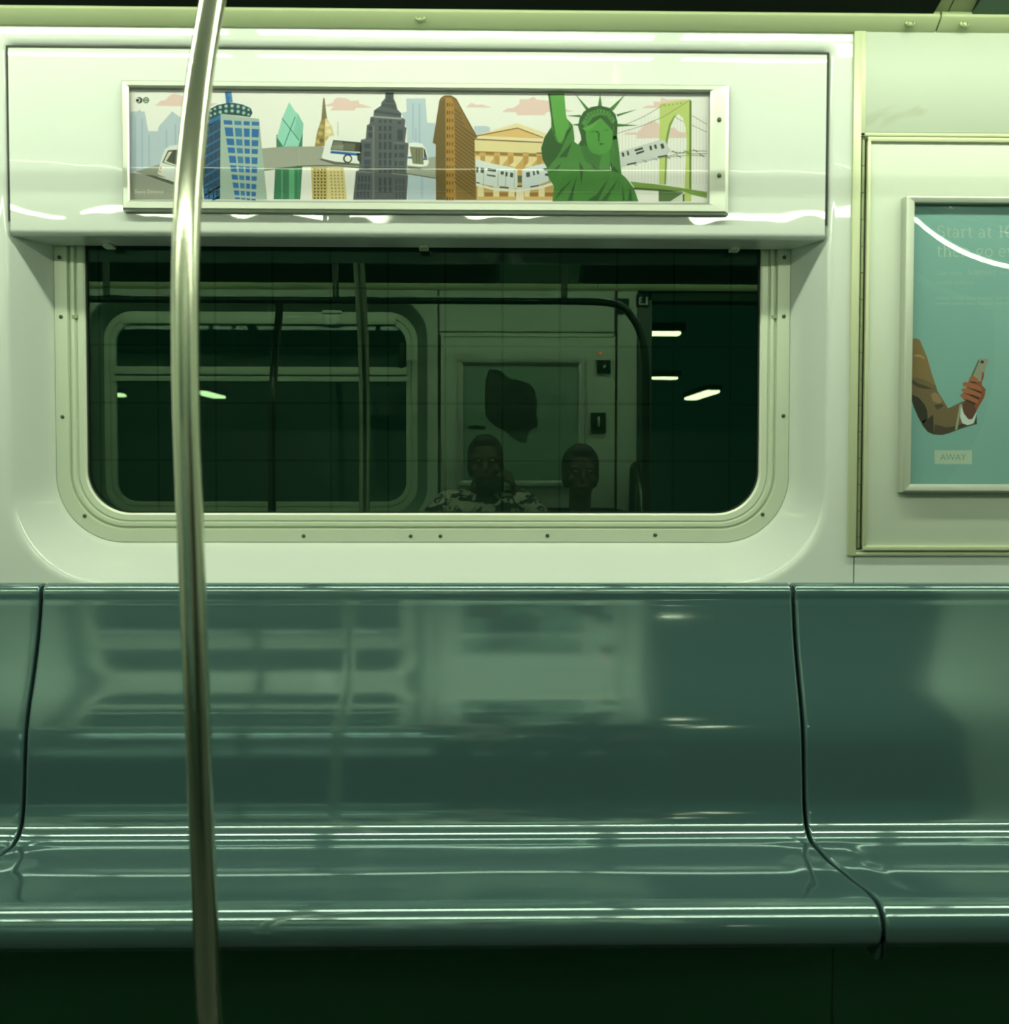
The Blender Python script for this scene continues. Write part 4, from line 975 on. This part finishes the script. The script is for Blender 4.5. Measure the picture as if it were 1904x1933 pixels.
# bowed pole of the opposite bench
YQ = -1.84
XQ = vat(527, 572, YR).x; pq = []
for px, py in ((525.5, 600), (521, 640), (517, 690), (514, 760), (513, 850), (513, 965)):
    d_ = ray(px, py); p_ = CAM+d_*((XQ-CAM.x)/d_.x); pq.append(Vector((XQ, 2*YG-p_.y, p_.z)))
pq = [Vector((XQ, YR, zo-.002))]+pq+[Vector((XQ, pq[-1].y-.06, .45)), Vector((XQ, pq[-1].y-.08, .005))]
t = thing('grab_pole', 'bowed grab pole of the opposite bench, mirrored left of centre in the window', 'pole', (pq[-1].x, pq[-1].y, 0))
bm = BM(); tube(bm, smooth_path(pq, 8), .0172, 20); obj('pole_tube', bm, M['dull'], t, 40)
bm = BM(); c = pq[-1]; tube(bm, [Vector((c.x, c.y, .001)), Vector((c.x, c.y, .014))], .045, 24); obj('floor_flange', bm, M['dull'], t, 35)
# bench end hoop by the doorway
ex = dx-.10
t = thing('bench_end_rail', 'slanted steel grab hoop at the doorway end of the opposite bench', 'handrail', (ex, YW, .5))
bm = BM(); tube(bm, smooth_path([Vector((ex, YW+.015, .62)), Vector((ex, YW+.03, 1.20)), Vector((ex, YW+.10, 1.275)), Vector((ex, YW+.20, 1.24)), Vector((ex, YW+.45, .95)), Vector((ex, YW+.50, .80)), Vector((ex, YW+.50, .02))], 10), .0165, 18); obj('hoop_tube', bm, M['dull'], t, 40)
bm = BM(); tube(bm, [Vector((ex, YW+.03, 1.02)), Vector((ex, YW+.40, 1.0))], .013, 16); obj('cross_tube', bm, M['dull'], t, 40)

# =================================================================== OPPOSITE EQUIPMENT PANEL, POSTER, SIGNS (mirrored in the window)
YE = YW+.008
def vrect(px0, py0, px1, py1, Y): a, b = vat(px0, py0, Y), vat(px1, py1, Y); return min(a.x, b.x), max(a.x, b.x), min(a.z, b.z), max(a.z, b.z)
x0, x1, z0, z1 = vrect(832, 632, 1159, 1040, YE)
t = thing('hinged_panel', 'pale hinged equipment panel across the aisle, mirrored in the window', 'access panel', (x0, YW, z0))
bm = BM(); box(bm, x0+.008, x1-.008, YW+.001, YE-.002, z0+.008, z1-.008, .001); obj('panel_leaf', bm, M['laminate'], t, 40)
bm = BM()
for a in ((x0, x0+.008, z0, z1), (x1-.008, x1, z0, z1), (x0, x1, z1-.008, z1), (x0, x1, z0, z0+.008)): box(bm, a[0], a[1], YW+.001, YE+.002, a[2], a[3], .001)
obj('edge_trim', bm, M['trim'], t, 40)
bm = BM(); box(bm, x0-.012, x0-.003, YW+.001, YE-.003, z0, z1); obj('hinge', bm, M['rubber'], t)
for k, (px, py, qx, qy) in enumerate(((826, 545, 829, 1040), (1160, 545, 1163, 1040), (829, 625, 1160, 628))):
    a = vrect(px, py, qx, qy, YW); bm = BM(); box(bm, a[0], a[1], YW, YW+.003, a[2], a[3]); struct(obj('trim_%d' % (10+k), bm, M['rubber'], None))
YE2 = YE+.02
x0, x1, z0, z1 = vrect(863, 676, 1103, 918, YE2)
t = thing('advert_frame', 'framed pale advertisement with a dark block shape, mirrored in the window', 'poster frame', (x0, YW, z0))
bm = BM(); w_ = .030
def barm(a, b, c, d):
    mixp = lambda p, q, s: (p[0]+(q[0]-p[0])*s, p[1]+(q[1]-p[1])*s)
    bridge(bm, [[Vector((mixp(a, d, s)[0], y, mixp(a, d, s)[1])), Vector((mixp(b, c, s)[0], y, mixp(b, c, s)[1]))] for s, y in ((0, YE), (0, YE2-.004), (.1, YE2), (.6, YE2), (1, YE2-.006), (1, YE+.002))], closed=False)
O = [(x0, z0), (x1, z0), (x1, z1), (x0, z1)]; I = [(x0+w_, z0+w_), (x1-w_, z0+w_), (x1-w_, z1-w_), (x0+w_, z1-w_)]
for nm, i, j in (('bottom_rail', 0, 1), ('side_rail', 1, 2), ('top_rail', 2, 3), ('side_rail', 3, 0)):
    bm = BM(); barm(O[i], O[j], I[j], I[i]); bmesh.ops.recalc_face_normals(bm, faces=bm.faces[:]); obj(nm, bm, M['alu'], t, 20)
class VPrint(Print):
    def poly(s, pts, col, k=0, conv=None):
        vs = []
        for p in pts:
            p = conv(*p) if conv else p
            q = vat(p[0], p[1], s.Y); vs.append(s.bm.verts.new((q.x, s.Y+.00008*k, q.z)))
        try: f = s.bm.faces.new(vs)
        except ValueError: return
        c = [lin(v) for v in col]
        for l in f.loops: l[s.lay] = (*c, 1)
    def done(s, name, parent):
        bmesh.ops.triangulate(s.bm, faces=s.bm.faces[:])
        for f in s.bm.faces:
            f.normal_update()
            if f.normal.y < 0: f.normal_flip()
        return obj(name, s.bm, M['print'], parent)
vp = VPrint(YE+.004)
vp.rct(866, 680, 1100, 914, (150, 180, 160))
A8 = lambda u, v: (800+u/5.95, 660+v/5.948)
vp.poly([(688, 332), (732, 332), (732, 222), (800, 220), (862, 240), (930, 300), (945, 332), (1040, 335), (1190, 378), (1203, 465), (1250, 468), (1258, 540), (1275, 545), (1275, 620), (1262, 640), (1258, 750), (1275, 770), (1275, 860), (1180, 920), (1150, 1050), (1090, 1045), (1000, 1000), (930, 930), (760, 830), (715, 780), (688, 720)], (52, 70, 58), 1, A8)
vp.rct(505, 855, 690, 895, (50, 70, 58), 1, A8)
for i, (w1, w2) in enumerate(((1420, 1600), (1425, 1600), (1395, 1625))): pass
def vtext(body, px, py, size):
    for P in text_polys(body, size): vp.poly([(px-u, py-v) for u, v in P], (60, 84, 68), 1)
vtext('SLEEPER', 1069, 751, 8.4); vtext('TRAVEL OF', 1070, 757.5, 7.2); vtext('INNOVATION', 1073, 765, 7.2)
vp.done('printed_advert', t)
bm = BM(); box(bm, x0+w_-.002, x1-w_+.002, YE+.008, YE+.0105, z0+w_-.002, z1-w_+.002); obj('clear_cover', bm, glass_mat('far_cover', .03, (.97, .98, .97), rough=.02, bump=.002, bscale=3, fres=.3), t)
def plate(name, label, cat, r, d=.012, m='dark', parts=()):
    a = vrect(*r, YE); bm = BM(); box(bm, a[0], a[1], YW+.0005, YE+d, a[2], a[3], .002)
    o = tag(obj(name, bm, M[m], None, 40), label, cat)
    return o, a
o, a = plate('control_box', 'small dark control box with a key switch, mirrored beside the far poster', 'switch', (1127, 680, 1152, 705))
bm = BM(); tube(bm, [Vector(((a[0]+a[1])/2, YE+.011, (a[2]+a[3])/2)), Vector(((a[0]+a[1])/2, YE+.02, (a[2]+a[3])/2))], .008, 14)
k_ = obj('key_switch', bm, M['steel'], None, 40, loc=(0, 0, 0)); k_.parent = o; k_.location = -Vector(o.location)
o, a = plate('intercom_panel', 'dark upright call panel below the control box, mirrored in the window', 'intercom', (1115, 779, 1143, 818))
bm = BM(); box(bm, (a[0]+a[1])/2-.006, (a[0]+a[1])/2+.006, YE+.011, YE+.018, a[2]+.03, a[3]-.02, .002)
k_ = obj('call_lever', bm, M['steel'], None, 40, loc=(0, 0, 0)); k_.parent = o; k_.location = -Vector(o.location)
plate('notice_plate', 'square black notice by the doorway, behind the curving rail in the mirror image', 'sign', (1164, 563, 1187, 592), .002)
v = vat(1133, 666, YE); bm = BM(); tube(bm, [Vector((v.x, YW+.004, v.z)), Vector((v.x, YE+.006, v.z))], .0065, 14)
tag(obj('indicator_lamp', bm, mat('red_indicator', (.8, .05, .02), .4, emit=(1, .08, .03), estr=4.0), None, 40), 'tiny lit red indicator lamp above the control box', 'lamp')
# door code on the post
a = vrect(1201, 556, 1225, 580, YW+.012); bm = BM(); box(bm, a[0], a[1], YW+.0115, YW+.0127, a[2], a[3])
k_ = obj('code_plate', bm, M['cardblack'], None, loc=(0, 0, 0)); k_.parent = post; k_.location = -Vector(post.location)
YL = YW+.0125
a = vat(1223, 575, YL)
bm = BM()
for i_, ox_ in enumerate((0, .0022, -.0022)):
    for P in text_polys('L3', .057): bm.faces.new([bm.verts.new((a.x-.90*u+ox_*.6, YL+.0012+.0002*i_, a.z+v)) for u, v in P])
k_ = obj('door_code', bm, mat('white_lettering', (.85, .9, .85), .5), None, loc=(0, 0, 0)); k_.parent = post; k_.location = -Vector(post.location)

# =================================================================== STATION BEYOND THE DOORWAY
bm = BM(); box(bm, -9, 9, -26, YW-.18, -.2, -.06); struct(obj('floor_platform', bm, mat('dark_platform', (.02, .03, .024), .9, spec=.1), None))
sl = mat('station_tube', (.8, .8, .8), .5, emit=(1.0, .95, .62), estr=14.0)
def station_light(label, p, q, wid, hei=.05):
    p, q = Vector(p), Vector(q); mid = (p+q)/2; d = (q-p); L = d.length; ang = math.atan2(d.y, d.x)
    t = thing('platform_light', label, 'station light', mid, 'platform ceiling lights', 0)
    bm = BM(); box(bm, -L/2, L/2, -wid/2, wid/2, -hei/2, hei/2, .01); bm.transform(Matrix.Translation(mid) @ Matrix.Rotation(ang, 4, 'Z'))
    obj('tube_cover', bm, sl, t, 40)
    bm = BM(); box(bm, -L/2-.05, L/2+.05, -wid/2-.03, wid/2+.03, hei/2, hei/2+.10, .01); bm.transform(Matrix.Translation(mid) @ Matrix.Rotation(ang, 4, 'Z'))
    obj('housing', bm, M['dark'], t, 40)
def vdeep(px, py, z):      # where the mirrored sight line meets height z
    d = ray(px, py); s = (z-CAM.z)/d.z; p = CAM+d*s; return Vector((p.x, 2*YG-p.y, z))
zs_ = 2.95
a = vdeep(1283, 630, zs_); b = Vector((vdeep(1150, 630, zs_).x, a.y, a.z)); station_light('nearest strip light over the platform, end-on to the doorway, mirrored', b, a, .15, .035)
a = vdeep(1278, 714, zs_); b = Vector((vdeep(1150, 714, zs_).x, a.y, a.z)); station_light('farther strip light parallel to the platform edge, mirrored', b, a, .15, .03)
a = vdeep(1346, 739, zs_); b = vdeep(1303, 753, zs_); station_light('slanting platform light mirrored at the right of the window', a, b, .26)
a = vdeep(376, 740, zs_); b = vdeep(414, 750, zs_); station_light('slanting platform light mirrored just right of the grab pole', a, b, .26)
a = vdeep(216, 744, zs_); b = vdeep(226, 747, zs_); station_light('small distant platform light mirrored at the left of the window', a, b, .25)

# =================================================================== PEOPLE (only their reflections show)
def capsule(bm, a, b, ra, rb, n=14):
    a, b = Vector(a), Vector(b); d = b-a; L = d.length
    if L < 1e-6: return
    t = d.normalized(); ref = Vector((1, 0, 0)) if abs(t.x) < .8 else Vector((0, 1, 0))
    u = (ref-t*ref.dot(t)).normalized(); w = t.cross(u); loops = []
    for k in range(1, 6):
        an = PI/2*k/5; loops.append((a-t*ra*math.cos(an), ra*math.sin(an)))
    for k in range(5, 0, -1):
        an = PI/2*k/5; loops.append((b+t*rb*math.cos(an), rb*math.sin(an)))
    bridge(bm, [[c+(u*math.cos(2*PI*i/n)+w*math.sin(2*PI*i/n))*r for i in range(n)] for c, r in loops], True, (True, True))
def ell(bm, c, r, rot=None):
    q = bmesh.ops.create_uvsphere(bm, u_segments=24, v_segments=16, radius=1.0)
    m_ = Matrix.Translation(Vector(c)) @ (rot.to_matrix().to_4x4() if rot else Matrix()) @ Matrix.Diagonal((*r, 1))
    for v in q['verts']: v.co = m_ @ v.co
def remesh(name, bm, voxel, m, parent, smooth_it=6):
    bmesh.ops.recalc_face_normals(bm, faces=bm.faces[:])
    me = bpy.data.meshes.new('tmp'); bm.to_mesh(me); bm.free()
    o = bpy.data.objects.new('tmp', me); COL.objects.link(o)
    r = o.modifiers.new('r', 'REMESH'); r.mode = 'VOXEL'; r.voxel_size = voxel
    s = o.modifiers.new('s', 'SMOOTH'); s.factor = .5; s.iterations = smooth_it
    dg = bpy.context.evaluated_depsgraph_get(); me2 = bpy.data.meshes.new_from_object(o.evaluated_get(dg))
    bpy.data.objects.remove(o); bpy.data.meshes.remove(me)
    b2 = BM(); b2.from_mesh(me2); bpy.data.meshes.remove(me2)
    return obj(name, b2, m, parent, 80)
def hand(bm, wrist, dirv, palm_n, curl, scale=1.0, side=1):
    d = Vector(dirv).normalized(); n = Vector(palm_n); n = (n-d*n.dot(d)).normalized(); s = d.cross(n)*side
    w = Vector(wrist)
    for k in (-1, 0, 1): capsule(bm, w+d*.015+s*.012*k, w+d*.085*scale+s*.026*k, .014, .0125, 10)
    for i, (off, L) in enumerate(((-.033, .060), (-.011, .072), (.011, .075), (.033, .066))):
        p = w+d*.085*scale+s*off; cd_ = d; a = 0
        for seg, f in enumerate((.45, .32, .25)):
            a += curl[min(seg, len(curl)-1)]; cd_ = (d*math.cos(a)+n*math.sin(a)); q = p+cd_*L*f*1.15*scale
            capsule(bm, p, q, .0092-.0008*seg, .0086-.0008*seg, 10); p = q
    p = w+d*.03+s*.03; q = p+(s*.7+d*.6+n*.3).normalized()*.042; r_ = q+(d*.8+n*.5+s*.1).normalized()*.034
    capsule(bm, p, q, .0125, .0105, 10); capsule(bm, q, r_, .0105, .009, 10)
SKIN = mat('shaded_skin', (.085, .050, .030), .55); HAIR = mat('black_hair', (.010, .009, .008), .55)  # skin tone darkened to stand in for backlit, shadowed faces
EYE = mat('eye', (.25, .25, .24), .2)
def floral(name):
    m = bpy.data.materials.new(name); m.use_nodes = True; nt = m.node_tree; b = nt.nodes['Principled BSDF']
    tc = nt.nodes.new('ShaderNodeTexCoord'); v = nt.nodes.new('ShaderNodeTexNoise'); v.inputs['Scale'].default_value = 16; v.inputs['Detail'].default_value = 2; v.inputs['Distortion'].default_value = 1.2
    cr = nt.nodes.new('ShaderNodeValToRGB'); e = cr.color_ramp.elements; e[0].position = .47; e[0].color = (.02, .03, .025, 1); e[1].position = .53; e[1].color = (.62, .60, .50, 1)
    nt.links.new(tc.outputs['Object'], v.inputs['Vector']); nt.links.new(v.outputs['Fac'], cr.inputs[0]); nt.links.new(cr.outputs[0], b.inputs['Base Color']); b.inputs['Roughness'].default_value = .8
    return m
def person(label, x, hz, lean, shirt, hands, hair_r, knee_y=-1.92, sd=.235):
    ys = YW+.30; sz = hz-sd                                   # seat place and shoulder height
    t = thing('person', label, 'person', (x, ys, .46))
    bm = BM()
    pel = Vector((x, ys, .565)); chest = Vector((x, ys-.03+lean, sz-.13)); neck = Vector((x, ys-.01+lean*1.2, sz+.03)); head = Vector((x, ys+.03+lean*1.3, hz))
    capsule(bm, pel+Vector((-.07, 0, 0)), pel+Vector((.07, 0, 0)), .115, .115); capsule(bm, pel, chest, .12, .125)
    capsule(bm, chest+Vector((-.07, 0, .02)), chest+Vector((.07, 0, .02)), .115, .115); capsule(bm, Vector((x-.15, chest.y, sz-.03)), Vector((x+.15, chest.y, sz-.03)), .058, .058)
    capsule(bm, chest, neck, .085, .056); capsule(bm, neck, head+Vector((0, -.01, -.04)), .055, .052)
    ell(bm, head+Vector((0, -.008, .025)), (.076, .096, .098)); ell(bm, head+Vector((0, .02, -.055)), (.058, .070, .066)); ell(bm, head+Vector((0, .055, -.095)), (.026, .026, .02))
    capsule(bm, head+Vector((0, .082, .012)), head+Vector((0, .104, -.028)), .009, .014); ell(bm, head+Vector((0, .086, -.062)), (.024, .012, .009))
    for s in (-1, 1):
        ell(bm, head+Vector((s*.078, -.01, -.012)), (.012, .022, .032)); ell(bm, head+Vector((s*.033, .074, .028)), (.026, .016, .010)); ell(bm, head+Vector((s*.045, .058, -.03)), (.025, .022, .02))
        capsule(bm, pel+Vector((s*.09, 0, -.0)), Vector((x+s*.13, knee_y, .535)), .088, .060); capsule(bm, Vector((x+s*.13, knee_y, .535)), Vector((x+s*.13, knee_y-.02, .10)), .060, .040)
        capsule(bm, Vector((x+s*.13, knee_y-.03, .06)), Vector((x+s*.14, knee_y+.13, .04)), .042, .034)
    arms = []
    for s, (elb, wr, hd, pn, curl) in zip((-1, 1), hands):
        sh = Vector((x+s*.185, chest.y, sz-.03)); elb, wr = Vector(elb), Vector(wr)
        capsule(bm, sh, elb, .052, .040); capsule(bm, elb, wr, .040, .027); hand(bm, wr, hd, pn, curl, side=s); arms.append((sh, elb))
    remesh('body', bm, .0058, SKIN, t, 4)
    bm = BM(); capsule(bm, pel+Vector((-.07, 0, .02)), pel+Vector((.07, 0, .02)), .132, .132); capsule(bm, pel, chest, .135, .140)
    capsule(bm, chest+Vector((-.075, 0, .02)), chest+Vector((.075, 0, .02)), .130, .130); capsule(bm, Vector((x-.155, chest.y, sz-.03)), Vector((x+.155, chest.y, sz-.03)), .072, .072)
    for sh, elb in arms: capsule(bm, sh, sh+(elb-sh)*.62, .067, .062)
    remesh('shirt', bm, .009, shirt, t, 4)
    bm = BM(); capsule(bm, pel+Vector((-.09, 0, -.005)), pel+Vector((.09, 0, -.005)), .122, .122)
    for s in (-1, 1): capsule(bm, pel+Vector((s*.09, 0, 0)), Vector((x+s*.13, knee_y, .535)), .100, .074); capsule(bm, Vector((x+s*.13, knee_y, .535)), Vector((x+s*.13, knee_y-.02, .14)), .074, .058)
    remesh('trousers', bm, .010, M['dark'], t, 3)
    bm = BM()
    for s in (-1, 1):
        bm = BM(); capsule(bm, Vector((x+s*.13, knee_y-.04, .055)), Vector((x+s*.14, knee_y+.15, .045)), .052, .042); remesh('shoe', bm, .009, M['rubber'], t, 3)
    
    bm = BM(); ell(bm, head+Vector((0, -.026, .045)), (.076+hair_r, .086+hair_r, .088+hair_r)); ell(bm, head+Vector((0, .03, .105)), (.06, .045, .025+hair_r))
    for s in (-1, 1): ell(bm, head+Vector((s*.066, -.03, 0)), (.016+hair_r*.6, .05, .07))
    remesh('hair', bm, .008, HAIR, t, 2)
    bm = BM()
    for s in (-1, 1):
        bm = BM(); ell(bm, head+Vector((s*.033, .0785, .012)), (.0125, .0095, .0085)); bmesh.ops.recalc_face_normals(bm, faces=bm.faces[:]); obj('eye', bm, EYE, t, 80)
    return t
phx = VX(916, 865, -2.3); phz = VZ(916, 872, -2.3)-.01
cy = CAM.y-.015
person('person in a floral short-sleeved shirt raising a camera, mirrored dark in the window', phx, phz, -.01, floral('floral_shirt'),
       (((phx-.27, cy-.08, 1.0), (-.085, cy-.155, 1.150), (.15, .75, .45), (1, .1, 0), (.5, .8, .6)),
        ((phx+.29, cy-.09, 1.0), (.125, cy-.160, 1.150), (-.25, .65, .65), (-1, .1, 0), (.5, .8, .6))), .012, sd=.165)
ppx = VX(1092, 880, -2.3); ppz = VZ(1092, 895, -2.3)
person('person in a dark top sitting beside the photographer, mirrored in the window', ppx, ppz, .0, M['cardblack'],
       (((ppx-.24, -2.13, .74), (ppx-.11, -1.95, .66), (.2, 1, -.1), (0, 0, -1), (.3, .4, .3)),
        ((ppx+.24, -2.13, .74), (ppx+.11, -1.95, .66), (-.2, 1, -.1), (0, 0, -1), (.3, .4, .3))), .016, sd=.205)
# the camera in the photographer's hands (its front lies just behind the viewpoint)
t = thing('camera', 'small dark film camera held up by the person in the floral shirt', 'camera', (0, cy-.05, 1.15))
bm = BM(); box(bm, -.068, .068, cy-.075, cy-.035, 1.145, 1.222, .006); box(bm, -.022, .022, cy-.07, cy-.035, 1.222, 1.236, .004); obj('camera_body', bm, M['dark'], t, 40)
bm = BM(); tube(bm, [Vector((0, cy-.04, 1.19)), Vector((0, cy-.004, 1.19))], .026, 28); obj('lens_barrel', bm, M['rubber'], t, 40)
bm = BM(); tube(bm, [Vector((.045, cy-.055, 1.222)), Vector((.045, cy-.055, 1.230))], .009, 18); obj('shutter_dial', bm, M['steel'], t, 40)
